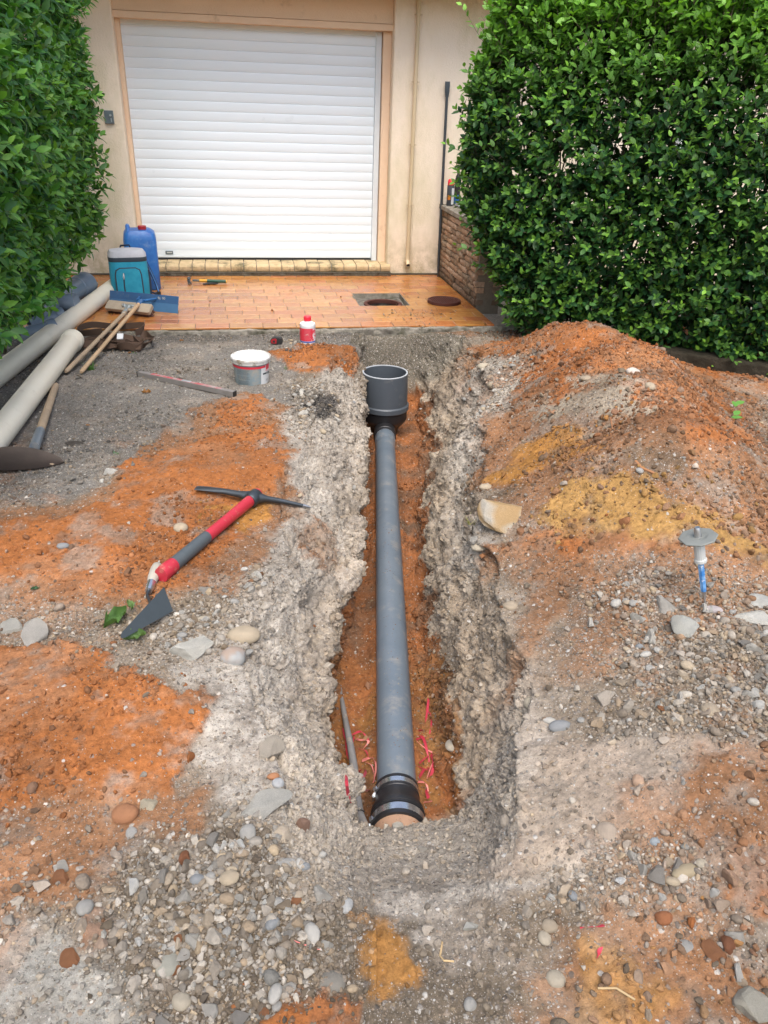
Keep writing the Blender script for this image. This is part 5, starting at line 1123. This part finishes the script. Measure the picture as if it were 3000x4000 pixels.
# ================================================================== hedges
def leaf_t(L_=1,W2=.5,fold=.18,droop=.25,nx=4,seed=0):
    r=random.Random(seed); V=[];F=[]
    for i in range(nx+1):
        t=i/nx; w=W2/2*(math.sin(math.pi*t**.85)**.75 if 0<t<1 else 0.04)
        z=-droop*t*t*L_; tw_=r.uniform(-.05,.05)
        V+=[(t*L_,-w,z+fold*w+tw_*w),(t*L_,0,z),(t*L_,w,z+fold*w-tw_*w)]
    for i in range(nx):
        a=i*3; F+=[(a,a+1,a+4,a+3),(a+1,a+2,a+5,a+4)]
    return np.array(V),np.array(F)
def shoots(bases,dirs,Ls_,nleaf,leafL,leafC,tipC,temps,stem_r=.0018,rosette=True,tipk=.75,whorl=137.5,spread=(55,80),kseed=1):
    P=[];Mx=[];Cc=[];K=[];SV=[];SF=[]; so=0
    for b0,d0,L_ in zip(bases,dirs,Ls_):
        d0=d0/np.linalg.norm(d0); a=np.cross(d0,(0,0,1.)); na=np.linalg.norm(a); a=a/na if na>1e-3 else np.array([1.,0,0]); c=np.cross(d0,a); ph=random.uniform(0,6.28); young=random.random()
        bend=np.array([0,0,.25*L_])*random.uniform(-.3,1)
        n=nleaf+random.choice((-1,0,1))
        def pos(t): return b0+d0*L_*t+bend*t*t
        ring=[]
        for t in (0,.5,1):
            q=pos(t); r_=stem_r*(1.3-.8*t); ring.append([q+a*r_,q-a*r_*.5+c*r_*.87,q-a*r_*.5-c*r_*.87])
        SV+= [v for r_ in ring for v in r_]
        for i in range(2):
            for j in range(3): SF.append((so+i*3+j,so+i*3+(j+1)%3,so+(i+1)*3+(j+1)%3,so+(i+1)*3+j))
        so+=9
        for k in range(n):
            t=.12+.88*((k+.5)/n)**.85; an=ph+R(whorl)*k; op=R(random.uniform(*spread))*(1-.45*t)
            ld=d0*math.cos(op)+(a*math.cos(an)+c*math.sin(an))*math.sin(op); ld=ld+np.array([0,0,.10]); ld/=np.linalg.norm(ld)
            nn=d0*1.0+np.array([0,0,.75])+rng.normal(size=3)*.25; nn=nn-ld*(nn@ld); nn/=np.linalg.norm(nn)+1e-9; s_=np.cross(nn,ld)
            sz=leafL*random.uniform(.75,1.2)*(1.0-.45*max(0,t-.75)/.25*(1 if rosette else .3))
            P.append(pos(t)); Mx.append(np.stack([ld,s_,nn],-1)*sz)
            y_=max(0,(t-.62)/.38)*tipk*(.3+.9*young)
            base=leafC[random.randrange(len(leafC))]; cc=base*(1-min(1,y_))+tipC*min(1,y_); Cc.append(cc*random.uniform(.75,1.25)); K.append(random.randrange(len(temps)))
    return np.array(P),np.array(Mx),np.array(Cc),np.array(K),np.array(SV),np.array(SF)
# ---- left hedge (large glossy leaves)
lt=thing('laurel_hedge','tall dense hedge with large glossy leaves on the left','hedge',(-1.75,-2.6,0),group=None)
temps=[leaf_t(1,.44,.25,.22,4,s) for s in range(4)]
bas=[];dr=[];Ls_=[]
def lface(y,z): return -1.56+.05*float(fbm(np.array([[y,z,0.]]),1.6,3,101)[0])+.12*max(0,min(1,(z-.3)/1.0))-.03*(z>1.6)+( .10*(y+1.6) if y>-1.6 else 0)
YY0,YY1=-4.9,-.72
def zbot(y): return np.interp(y,[-4.9,-3.4,-2.5,-1.6,-1.0,-.72],[.46,.42,.38,.40,.48,.52])
for i in range(3900):
    y=random.uniform(YY0,YY1); zb_=zbot(y); z=random.uniform(zb_,2.55); x=lface(y,z)
    dx=rng.uniform(0,.16)
    bas.append(np.array([x-dx-.05,y,z])); d=np.array([random.uniform(.5,1.1),random.uniform(-.75,.25),random.uniform(-.35,.75)])
    if z<zb_+.25: d[2]-=.5
    dr.append(d); Ls_.append(random.uniform(.07,.17))
for i in range(420):   # far end of the hedge
    x=random.uniform(-2.3,-1.5); z=random.uniform(.42,2.5); bas.append(np.array([x,YY1-.03,z])); dr.append(np.array([random.uniform(-.2,.8),random.uniform(.2,1),random.uniform(-.2,.6)])); Ls_.append(random.uniform(.07,.15))
for i in range(350):   # underside
    y=random.uniform(YY0,YY1); x=random.uniform(-2.1,-1.5); bas.append(np.array([x,y,zbot(y)+.06])); dr.append(np.array([random.uniform(0,1),random.uniform(-.6,.2),random.uniform(-1,-.1)])); Ls_.append(random.uniform(.06,.13))
LC=[np.array(c) for c in ((.034,.115,.022),(.046,.150,.028),(.07,.195,.032),(.034,.108,.038),(.11,.25,.04))]
LC=[c*1.35 for c in LC]
P,Mx,Cc,K,SV,SF=shoots(bas,dr,Ls_,7,.078,LC,np.array((.20,.34,.05)),temps,tipk=.55)
me=scatter('foliage',temps,P,Mx,Cc,M_leaf,K,jit=True); o=link('foliage',me,M_leaf,lt); o.location=-Vector(lt.location)
me=npmesh('twigs',SV,SF); o=link('twigs',me,M_stem,lt); o.location=-Vector(lt.location)
b=MB()
for i in range(9):
    y=-4.7+i*.48; x0_=-1.95+random.uniform(-.06,.06)
    b.tube([(x0_,y,-.05),(x0_+.03,y+.03,.5),(x0_-.03,y+.08,1.2),(x0_,y+.02,2.2)],[.025,.022,.018,.010],7)
    for k in range(14):
        z_=.3+k*.15; b.tube([(x0_,y+.03,z_),(x0_+random.uniform(.1,.3),y+random.uniform(-.2,.2),z_+random.uniform(.05,.25))],[.008,.003],5)
b.build('stems',M_stem,lt,world=True)
# ragged dense dark heart of the hedge (closely packed inner leaves)
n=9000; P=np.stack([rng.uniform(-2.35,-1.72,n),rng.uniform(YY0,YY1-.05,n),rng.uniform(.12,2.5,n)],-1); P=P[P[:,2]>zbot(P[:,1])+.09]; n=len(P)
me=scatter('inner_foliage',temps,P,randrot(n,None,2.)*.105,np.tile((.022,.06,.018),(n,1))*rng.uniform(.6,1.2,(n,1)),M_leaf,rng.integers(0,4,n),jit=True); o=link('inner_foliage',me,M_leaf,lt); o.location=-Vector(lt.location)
# ---- right hedge (small oval leaves)
rt=thing('viburnum_hedge','clipped dark green hedge with small leaves and bright shoot tips on the right','hedge',(2.4,-2.3,0))
temps2=[leaf_t(1,.58,.16,.12,4,s+9) for s in range(4)]
bas=[];dr=[];Ls_=[]
hl_=float(np.linalg.norm(HB-HA)); ztop=2.06; TH=.85
def bulge(s,z): 
    return .10*math.sin(math.pi*min(1,max(0,z/2.0)))+.06*float(fbm(np.array([[s,z,3.]]),1.5,3,111)[0])
def lend(z): return .24*max(0,1-z/.75)-.02-.27*math.sin(math.pi*min(1,max(0,(z-.15)/2.1)))**.8
def hp_(s,w,z): 
    p=HA+hd*s-hn*w; return np.array([p[0],p[1],z])
N3=np.array([hn[0],hn[1],0]); D3=np.array([hd[0],hd[1],0])
for i in range(3300):   # front face
    z=random.uniform(-.05,ztop); s=random.uniform(lend(z),hl_); w=-bulge(s,z)+abs(random.gauss(0,.07))
    bas.append(hp_(s,w+.04,z)); dr.append(N3*random.uniform(.35,1)+D3*random.uniform(-.7,.5)+np.array([0,0,random.uniform(.0,1.0)])); Ls_.append(random.uniform(.07,.19) if random.random()<.85 else random.uniform(.22,.34))
for i in range(1150):   # left end
    z=random.uniform(0,ztop); w=random.uniform(-.05,TH); s=lend(z)+.05*random.random()**2+.03
    bas.append(hp_(s+.03,w,z)); dr.append(-D3*random.uniform(.4,1)+N3*random.uniform(-.4,.6)+np.array([0,0,random.uniform(-.1,1.0)])); Ls_.append(random.uniform(.08,.20))
for i in range(1900):   # top
    s=random.uniform(lend(ztop)+.02,hl_); w=random.uniform(-.05,TH); z=ztop-random.random()*.22+.08*float(fbm(np.array([[s,w,0.]]),2.5,2,113)[0])
    bas.append(hp_(s,w,z)); dr.append(np.array([0,0,1.])+N3*random.uniform(-.3,.5)+D3*random.uniform(-.4,.4)); Ls_.append(random.uniform(.10,.24))
RC=[np.array(c)*1.3 for c in ((.018,.060,.021),(.024,.076,.024),(.015,.050,.019),(.034,.110,.028),(.022,.072,.030),(.05,.13,.03))]
P,Mx,Cc,K,SV,SF=shoots(bas,dr,Ls_,9,.056,RC,np.array((.26,.50,.05)),temps2,tipk=.75,stem_r=.0016,whorl=90+7)
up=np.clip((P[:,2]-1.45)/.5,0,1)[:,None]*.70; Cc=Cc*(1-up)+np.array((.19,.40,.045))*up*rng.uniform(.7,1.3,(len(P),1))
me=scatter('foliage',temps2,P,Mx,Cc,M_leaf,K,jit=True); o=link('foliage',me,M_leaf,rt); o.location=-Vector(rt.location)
o=link('twigs',npmesh('twigs',SV,SF),M_stem,rt); o.location=-Vector(rt.location)
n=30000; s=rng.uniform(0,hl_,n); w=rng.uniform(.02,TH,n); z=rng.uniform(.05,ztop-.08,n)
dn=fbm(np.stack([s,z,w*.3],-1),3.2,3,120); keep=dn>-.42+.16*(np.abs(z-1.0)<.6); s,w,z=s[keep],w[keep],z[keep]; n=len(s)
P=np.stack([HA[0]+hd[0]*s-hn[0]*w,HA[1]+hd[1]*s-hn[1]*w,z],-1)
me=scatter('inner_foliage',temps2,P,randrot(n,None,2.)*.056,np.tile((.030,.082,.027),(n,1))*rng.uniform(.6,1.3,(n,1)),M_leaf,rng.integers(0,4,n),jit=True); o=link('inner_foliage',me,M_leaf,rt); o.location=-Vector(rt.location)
b=MB()
for i in range(26):
    s=.12+i*hl_/26+random.uniform(-.04,.04); w=random.uniform(.25,.6); p=hp_(s,w,0)
    for k in range(3):
        q=p+np.array([random.uniform(-.05,.05),random.uniform(-.05,.05),0]); e=hp_(s+random.uniform(-.2,.2),w+random.uniform(-.25,.25),1.9); m1=(q+e)/2+rng.normal(size=3)*.05; q[2]=-.05
        b.tube([q,m1,e],[.009,.006,.002],5)
    for k in range(10):
        z_=random.uniform(.2,1.8); q=hp_(s,w,z_); e=hp_(s+random.uniform(-.2,.2),random.uniform(-.02,.15),z_+random.uniform(.05,.3)); b.tube([q,e],[.005,.002],4)
b.build('stems',M_stem,rt,world=True)
# small flower cluster
fl=hp_(1.08,-.14,1.30); b=MB()
for i in range(26):
    a=rng.normal(size=3)*.012; b.lathe([(.001,-.002),(.0045,0),(.001,.003)],5,Matrix.Translation(Vector(fl+a)))
b.build('flower_cluster',M_inkw,rt,world=True)
# ================================================================== individual stones
def zone(x,y):
    L_=x-ax(y)
    if L_<-.2: return 'at the bottom left corner' if y<-6.2 else 'on the gravel left of the near trench end' if y<-5.7 else 'around the trowel and pickaxe' if y<-4.6 else 'on the grey ground near the bucket'
    if L_<.35: return 'in front of the near trench end' if y<-6 else 'on the trench side'
    return 'at the bottom right' if y<-6.0 else 'on the gravel slope below the chisel' if y<-5.2 else 'on the yellow and brown heap' if y<-4.2 else 'at the foot of the orange heap'
M_rock=mat('rough_rock',(1.3,1.28,1.24),.92,attr=True,scale=28,col2=(.92,.89,.84),var=.2,bump=.008,bscale=55,spec=.15)
def smesh(nm,seed,ang,tone,tint=None,k=1.):
    v,f=stone_t(I3,seed,ang); v=v*(1+(.10 if ang else .012)*fbm(v+seed,3.5,4,seed)[:,None])
    c=np.array(tone)[None]*(1+.18*fbm(v+seed,2.5,3,seed+5))[:,None]
    if tint is not None:
        a=np.clip((fbm(v+seed*2,1.6,3,seed+9)+.15)*3,0,1)[:,None]; c=c*(1-a)+np.array(tint)*a
    me=npmesh(nm,v,Ft=f,col=np.clip(c,.01,.9),smooth=not ang)
    me.materials.append(M_rock if ang else M_gravel); return me
def dep(u,v): 
    p=G(u,v); return p,float((p-CAM)@CF)
def place(nm,me,u,v,w,h,label,cat='stone',group=None,sink=.35,yaw=None,flat=1.,tilt=(0,0)):
    p,z=dep(u,v); s=w*KD*z/FPX/2
    o=bpy.data.objects.new(nm,me); COL.objects.link(o)
    a=math.atan2(h*1.25,w) if yaw is None else yaw
    sy=1.; sz=h/w*1.6
    o.scale=(s,s*min(1.3,max(.5,sz)),s*min(1.2,max(.35,sz*.9))*flat)
    o.rotation_euler=(tilt[0],tilt[1],(0 if yaw is None else yaw)); hz=float(np.abs(np.array([q.co.z for q in me.vertices])).max())*o.scale[2]
    o.location=(float(p[0]),float(p[1]),float(p[2])+hz*(1-2*sink)*.9+.002)
    return tag(o,label,cat,group)
ROUND=[smesh('stone',200+i,False,c) for i,c in enumerate([(.46,.38,.27),(.36,.35,.32),(.50,.48,.43),(.40,.33,.24),(.27,.28,.28),(.48,.42,.32)])]
ANG=[smesh('stone',300+i,True,c) for i,c in enumerate([(.62,.61,.57),(.45,.43,.39),(.30,.28,.25),(.54,.52,.47),(.36,.31,.25)])]
ORG=[smesh('stone',400+i,i>0,c) for i,c in enumerate([(.33,.135,.06),(.32,.15,.075),(.27,.12,.065)])]
for nm,me,u,v,w,h,lb,kw in [
 ('cobble',ROUND[0],527,1378,74,46,'large smooth beige oval cobble on the left trench edge',{}),
 ('cobble',smesh('cobble',210,False,(.42,.42,.40),(.44,.34,.27)),504,1424,56,52,'grey rounded cobble just below the beige oval one',dict(yaw=.6)),
 ('rock',smesh('rock',310,True,(.50,.49,.44)),418,1412,88,56,'whitish angular rock left of the grey rounded cobble',dict(yaw=.5)),
 ('concrete_lump',smesh('concrete_lump',311,True,(.42,.41,.37)),22,1364,56,52,'pale grey concrete lump at the left edge of the picture',{}),
 ('concrete_lump',smesh('concrete_lump',312,True,(.43,.41,.37)),84,1376,58,50,'pale grey concrete lump, right one of the pair on the left',{}),
 ('cobble',ROUND[5],437,1338,44,16,'flat beige cobble sunk in the ground above the white rock',dict(sink=.6)),
 ('concrete_slab',smesh('concrete_slab',352,True,(.42,.41,.37)),556,1758,170,64,'big broken concrete slab tilted over the gravel left of the trench',dict(flat=.5,yaw=.35,sink=.3,tilt=(.14,-.12))),
 ('rock',smesh('rock',321,True,(.47,.42,.35)),583,1624,66,42,'tan block of stone on the left rim above the slab',{}),
 ('clod',smesh('clod',322,False,(.42,.20,.10)),270,1764,60,44,'round reddish orange clod in the lower left',{}),
 ('rock',smesh('rock',323,True,(.52,.46,.34)),325,1747,46,38,'cream stone beside the reddish clod',dict(sink=.6)),
 ('rock',smesh('rock',324,True,(.30,.19,.14)),656,1788,32,34,'reddish brown stone at the right end of the concrete slab',{}),
 ('pebble',smesh('pebble',325,False,(.46,.47,.47)),600,1695,28,24,'light grey round pebble under an orange one',{}),
 ('pebble',smesh('pebble',326,False,(.46,.22,.11)),590,1680,28,16,'flat orange pebble lying on a grey round one',{}),
 ('pebble',ROUND[1],619,1866,56,14,'long thin grey pebble in the crushed gravel',{}),
 ('pebble',smesh('pebble',327,False,(.36,.35,.29)),363,2086,62,42,'elongated greenish grey pebble near the bottom left',dict(yaw=1.2)),
 ('cobble',smesh('cobble',328,False,(.27,.25,.21)),716,2125,62,48,'tall grey cobble half buried at the bottom centre',dict(yaw=1.35,sink=.6)),
 ('pebble',smesh('pebble',329,False,(.42,.42,.40)),748,1960,42,26,'grey oval pebble below the near end of the trench',dict(yaw=1.1)),
 ('pebble',ROUND[5],392,2167,40,36,'cream oval pebble at the bottom edge among crushed stone',dict(yaw=.8)),
 ('pebble',ROUND[3],411,2040,60,20,'long tan pebble lying diagonally in crushed stone',dict(yaw=.6)),
 ('flat_slab',smesh('flat_slab',330,True,(.44,.41,.35),(.42,.29,.15)),1090,1122,116,86,'flat grey slab smeared with yellow earth on the heap',dict(flat=.5,yaw=.6,tilt=(.22,-.22),sink=.12)),
 ('pebble',ROUND[5],1036,1182,48,26,'oval beige pebble at the foot of the yellow smeared slab',dict(yaw=.7)),
 ('pebble',ROUND[0],1049,1055+0,30,18,'beige pebble above the flat slab at the trench rim',{}),
 ('pebble',ROUND[0],1403,838,38,20,'tan oval pebble standing on the orange heap',dict(yaw=1.3)),
 ('pebble',smesh('pebble',331,False,(.62,.55,.47)),1366,806,34,22,'pale pebble stained orange near the top of the heap',{}),
 ('pebble',ROUND[3],1265,820,30,16,'brown oval pebble in the middle of the orange heap',{}),
 ('pebble',ROUND[5],1046,795,34,22,'round tan pebble at the left foot of the orange heap',{}),
 ('pebble',ROUND[3],1063,835,26,22,'brown round pebble below the tan one at the rim',{}),
 ('pebble',ROUND[3],1102,1312,38,24,'brown oval pebble on the bare orange slope',{}),
 ('concrete_lump',smesh('concrete_lump',332,True,(.46,.46,.42)),1480,1362,68,48,'rough white concrete lump below the chisel point',{}),
 ('rock',ANG[1],1440,1316,50,46,'grey flat broken stone left of the chisel',dict(flat=.6)),
 ('concrete_slab',smesh('concrete_slab',333,True,(.54,.53,.48)),1632,1338,110,60,'grey broken concrete slab at the right edge near the chisel',dict(flat=.7)),
 ('rock',smesh('rock',334,True,(.54,.54,.50)),1648,1302,70,26,'pale stone above the broken slab at the right edge',{}),
 ('pebble',smesh('pebble',335,False,(.47,.42,.41)),1540,1320,42,20,'pinkish grey pebble right beside the chisel point',dict(yaw=-.4)),
 ('rock',smesh('rock',336,True,(.43,.38,.32)),1305,1518,72,50,'tan flat angular rock in the gravel slope',dict(flat=.7)),
 ('cobble',ROUND[3],1531,1538,44,34,'brown oval cobble in the right gravel slope',dict(yaw=-.4)),
 ('cobble',ROUND[5],1149,1524,38,34,'cream round cobble at the left of the gravel slope',{}),
 ('cobble',ROUND[4],1210,1572,54,24,'dark grey oval cobble in the gravel slope',{}),
 ('pebble',ROUND[2],1188,1590-30,34,18,'light grey pebble beside the dark grey cobble',dict(yaw=-.5)),
 ('cobble',smesh('cobble',337,False,(.46,.38,.25)),1482,1885,76,30,'long tan sausage shaped cobble at lower right',dict(yaw=.1)),
 ('pebble',ROUND[5],1516,1868,30,18,'small tan pebble touching the long sausage shaped cobble',{}),
 ('cobble',smesh('cobble',338,False,(.44,.36,.28)),1313,1797,54,54,'tan cobble half sunk in smooth soil right of the trench',dict(sink=.7)),
 ('pebble',smesh('pebble',339,False,(.33,.36,.37)),1414,1822,26,20,'bluish grey pebble on gravel at lower right',{}),
 ('rock',ANG[0],1431,1945,28,26,'bright white angular stone at lower right',{}),
 ('rock',smesh('rock',340,True,(.72,.72,.70)),1340,1908,26,18,'tiny chalk white lump of rubble right of the trench end',{}),
 ('rock',ANG[0],1549,1934,36,22,'white stone chip right of the bright white one',{}),
 ('cobble',ROUND[1],1485,2050,46,30,'flat blue grey cobble near the bottom right',dict(sink=.55)),
 ('rock',ANG[1],1594,2030,38,50,'grey upright stone at the bottom right',dict(yaw=1.2)),
 ('rock',smesh('rock',341,True,(.40,.38,.32)),1632,2180,90,70,'big dull green grey rock in the bottom right corner',dict(sink=.5)),
 ('cobble',ROUND[5],1200,2118,42,30,'cream pebble standing above the yellow patch',dict(yaw=1.3)),
 ('cobble',ROUND[5],1175,2045-16,30,26,'cream pebble, upper one of two near the pink scrap',{}),
 ('cobble',ROUND[3],1187,2004,34,28,'tan oval cobble right of the near trench end',dict(yaw=1.2)),
 ('rock',smesh('rock',342,True,(.50,.49,.44)),1012,2004,44,28,'pale rounded rock below the trench end',{}),
 ('clod',ORG[1],1540,2062,50,46,'crumbling orange clod, left of two at the bottom right',{}),
 ('clod',ORG[2],1573,2050,34,46,'crumbling orange clod, right of two at the bottom right',{}),
 ('clod',ORG[0],1432,1986,40,26,'orange clod below the white stone at lower right',{}),
 ('clod',ORG[1],130,1900,36,34,'orange brown clod at the left of the gravel',{}),
 ('clod',ORG[1],150,2075,46,34,'orange clod pile at the edge of the fine grey patch',{}),
 ('clod',ORG[2],400,1860,26,28,'dark orange clod above the crushed stone',{}),
 ('cobble',smesh('cobble',343,False,(.47,.42,.34)),976,1610,30,36,'rounded grey cobble stuck in the right trench wall',dict(sink=.55)),
 ('pebble',ROUND[0],391,1144,32,26,'brown rounded pebble on the orange patch left of the pickaxe',{}),
 ('rock',ANG[0],240,1022,38,18,'white chip of stone right of the hoe blade',{}),
 ('pebble',ROUND[4],137,1182,28,14,'blue grey flat pebble on the orange patch',{}),
 ('clod',smesh('clod',344,True,(.09,.08,.07)),158,961,44,16,'dark crumbly clod on the grey gravel by the hoe',{}),
 ('rock',smesh('rock',345,True,(.25,.24,.22)),963,709,20,14,'dark grey lump of rubble on the edge of the tiles',{}),
 ('rock',ANG[2],1045,1000+0,26,20,'dark stone on the right trench rim',{})]:
    place(nm,me,u,v,w,h,lb,**kw)
# loose repeated stones that show largest
kinds_=[(ROUND[1],'small rounded grey pebble lying loose in the gravel','stone'),(ROUND[2],'small rounded pale pebble lying loose in the gravel','stone'),(ROUND[0],'small rounded tan pebble lying loose in the gravel','stone'),(ROUND[4],'small dark bluish pebble lying loose in the gravel','stone'),
 (ANG[0],'small white angular stone lying loose in the gravel','stone'),(ANG[1],'small grey angular stone lying loose in the gravel','stone'),(ANG[2],'small dark angular stone lying loose in the gravel','stone'),(ANG[3],'small light angular stone lying loose in the gravel','stone'),(ORG[1],'small orange clod of earth lying loose on the ground','clod')]
w_=area*vis*(dens*(.15+hvc))*np.clip(3/dist,.6,1.6); pS,vS=sample(235,w_)
for i in range(235):
    k=rng.choice(len(kinds_),p=[.14,.12,.14,.07,.10,.16,.12,.10,.05]); me,lb,nm=kinds_[k]; s=.011*(1-rng.random()*(1-(.011/.024)**2.2))**(-1/2.2)
    o=bpy.data.objects.new('pebble' if me in ROUND else 'clod' if nm=='clod' else 'stone',me); COL.objects.link(o); o.scale=(s,s*rng.uniform(.8,1.1),s*rng.uniform(.8,1.1)); o.rotation_euler=(rng.uniform(-.4,.4),rng.uniform(-.4,.4),rng.uniform(0,6.28)); o.location=pS[i]+Gn[vS[i]]*s*.28
    tag(o,lb.split(' lying')[0]+' '+zone(float(pS[i][0]),float(pS[i][1])),'stone' if nm!='clod' else 'clod','loose stones on the ground')
# ================================================================== leaves, weeds, roots
def cleaf(u,v,L_,c_,label,yaw,seed,dz=.012,nm='dry_leaf',cat='leaf',group=None,tilt=.3):
    p=G(u,v) if v>722 else atz(u,v,.0); r=random.Random(seed); nx,ny=8,4; V=[];F=[]
    for i in range(nx+1):
        t=i/nx; w=L_*.22*math.sin(math.pi*t**.9)**.7 if 0<t<1 else .001
        for j in range(-ny//2,ny//2+1):
            q=j/(ny/2); V.append((L_*(t-.5)*(1-.1*abs(q)),w*q*.9+r.uniform(-.05,.05)*w,L_*(.30*abs(q)**1.5*(.3+.7*math.sin(t*8+seed)**2)+.09*math.sin(t*11+seed+q*2.5)+r.uniform(-.02,.02))))
    n=ny+1
    for i in range(nx):
        for j in range(ny): a=i*n+j; F.append((a,a+1,a+n+1,a+n))
    me=npmesh(nm,np.array(V),np.array(F),col=np.array(c_)[None]*np.random.default_rng(seed).uniform(.75,1.2,(len(V),1)),smooth=True)
    o=link(nm,me,M_leaf); o.location=(float(p[0]),float(p[1]),float(p[2])+dz); o.rotation_euler=(tilt,.1,yaw); tag(o,label,cat,group); return o
cleaf(250,1348,.115,(.10,.19,.055),'wilted curled green leaf left of the trowel blade',1.05,3,.02,'wilted_leaf'); cleaf(283,1325,.06,(.16,.26,.09),'pale green leaf behind the trowel blade',1.9,5,.03,'wilted_leaf'); cleaf(292,1386,.075,(.13,.22,.07),'light green crumpled leaf in front of the trowel tip',.5,8,.018,'wilted_leaf')
cleaf(77,1276,.03,(.04,.10,.04),'small dark green leaf scrap on the orange patch',.3,12,.008,'wilted_leaf')
for u,v,s_,yw,lb in [(316,850,.055,.4,'curled tan dry leaf below the level bar'),(337,812,.03,1,'small dry leaf just above the level bar'),(500,848+0,.022,.2,'tiny dry leaf by the right end of the level bar'),(280,765,.03,.9,'dry brown leaf near the webbing strap'),(245,752-0,.03,2,'dry orange leaf against the strap heap'),(392,738,.03,.3,'dry leaf at the foot of the concrete edge'),(592,867-0,.030,1.4,'dry orange leaf below the bucket'),(627,631,.022,.1,'curled dry leaf in the middle of the tiles'),(512,619,.016,.6,'tiny dry leaf right of the hammer'),(1048,702,.035,1.2,'reddish dry leaf on the corner of the tiles'),(190,922-0,.022,.2,'small rusty leaf between hoe and level')]:
    cleaf(u,v,s_,(.38,.17,.06),lb,yw,int(u),.008)
def weed(u,v,h,n,label,col_=(.10,.22,.05)):
    p=G(u,v); t=thing('weed',label,'weed',tuple(p)); V=[];F=[]
    for i in range(n):
        a=random.uniform(0,6.28); l_=h*random.uniform(.6,1.1); sp=random.uniform(.1,.8); w=.0022; d=Vector((math.cos(a)*sp,math.sin(a)*sp,1)).normalized(); s_=Vector((-math.sin(a),math.cos(a),0))
        o_=Vector((random.uniform(-.015,.015),random.uniform(-.015,.015),-.003)); b0=len(V)
        for tt in (0,.5,1):
            q=o_+d*l_*tt+Vector((math.cos(a),math.sin(a),-.6))*l_*.3*tt*tt; ww=w*(1-.85*tt); V+=[q-s_*ww,q+s_*ww]
        F+=[(b0,b0+1,b0+3,b0+2),(b0+2,b0+3,b0+5,b0+4)]
    me=npmesh('blades',np.array([tuple(q) for q in V]),np.array(F),col=np.tile(col_,(len(V),1))*rng.uniform(.7,1.3,(len(V),1))); link('blades',me,M_leaf,t)
weed(198,800,.075,40,'small grassy weed tuft beside the wooden broom handle'); weed(290,768-5,.02,20,'tiny green weed near the strap heap'); weed(620,800-2,.028,24,'tiny green weed right of the bucket'); weed(250,985-3,.02,26,'flat green weed right of the hoe',(.08,.2,.08)); weed(1015,1130,.05,16,'thin dry grass wisps on the right trench rim',(.38,.36,.14))
# green sprig on the heap
sp_o=G(1583,905,.01); sg=thing('green_sprig','sprig of green leaves lying on the right side of the heap','sprig',tuple(sp_o))
for i,(dx,dy,dz_,yw) in enumerate([(0,0,.01,.5),(.04,.06,.03,1.2),(.06,.09,.03,.2),(-.03,-.02,.005,-.6)]):
    V,F=temps2[i%4]; me=npmesh('leaf',V*.055,F,col=np.tile((.14,.34,.07),(len(V),1))); o=link('leaf',me,M_leaf,sg); o.location=(dx,dy,dz_); o.rotation_euler=(.2,-.3,yw)
b=MB(); b.tube([(-.04,-.04,.0),(.02,.03,.02),(.07,.10,.03)],.0015,5); b.build('stalk',M_stem,sg)
for pts_,r_,lb in [([(1318,905),(1322,930),(1345,945),(1360,938)],.0030,'broken brown twig on the sandy part of the heap'),([(1372,1000),(1385,1015),(1420,1030)],.0055,'short brown stick on the dark earth of the heap'),([(955,2040),(950,2070),(958,2080),(980,2082)],.0022,'pale curled root on the gravel at the bottom'),([(1290,2150-10),(1330,2140),(1370,2165)],.0022,'thin yellow root on the yellow clods')]:
    ps=[Vector(gs(u,v,.008)) for u,v in pts_]; b=MB(); b.tube(ps,r_,6); o=b.build('twig',M_root if 'root' in lb else M_drybrown,None,smooth=True); c_=ps[1]; o.data.transform(Matrix.Translation(-c_)); o.location=c_; tag(o,lb,'twig')

# ================================================================== soil crumbs resting on and against things
def crumbs_on(name,pts,smin,smax,cols,label):
    P=np.array(pts); n=len(P); s=rng.uniform(smin,smax,n)*rng.random(n)**1.5+smin
    me=scatter(name,T_small,P,randrot(n,None,1.5)*(s/2)[:,None,None],np.array(cols)[rng.integers(0,len(cols),n)]*rng.uniform(.7,1.1,(n,1)),M_gravel,rng.integers(0,len(T_small),n),jit=False)
    return tag(link(name,me,M_gravel),label,'soil',kind='stuff')
pts=[]
for i in range(420):
    y=random.uniform(-5.75,-2.95); a=random.gauss(0,.45); c_=onp(y); r_=.0635
    if abs(a)<1.1 and fbm(np.array([[y*2,0.,0.]]),1,2,140)[0]>-.05: pts.append((c_[0]+r_*math.sin(a),y,c_[2]+r_*math.cos(a)))
for i in range(120):
    y=random.uniform(-6.12,-5.965); a=random.gauss(0,.5); c_=onp(y); pts.append((c_[0]+.078*math.sin(a),y,c_[2]+.078*math.cos(a)))
crumbs_on('pipe_crumbs',pts,.0012,.006,[(.35,.15,.06),(.40,.35,.28),(.25,.18,.11)],'crumbs of soil fallen on top of the grey pipe')
pts=[]
for i in range(260):
    y=random.uniform(-5.8,-2.95); sd_=random.choice((-1,1)); c_=onp(y); x_=c_[0]+sd_*random.uniform(.066,.10); pts.append((x_,y,ground_z(x_,y)+.003))
crumbs_on('trench_crumbs',pts,.003,.014,[(.34,.14,.055),(.22,.14,.085),(.42,.37,.30)],'crumbs and small stones fallen beside the pipe in the trench')
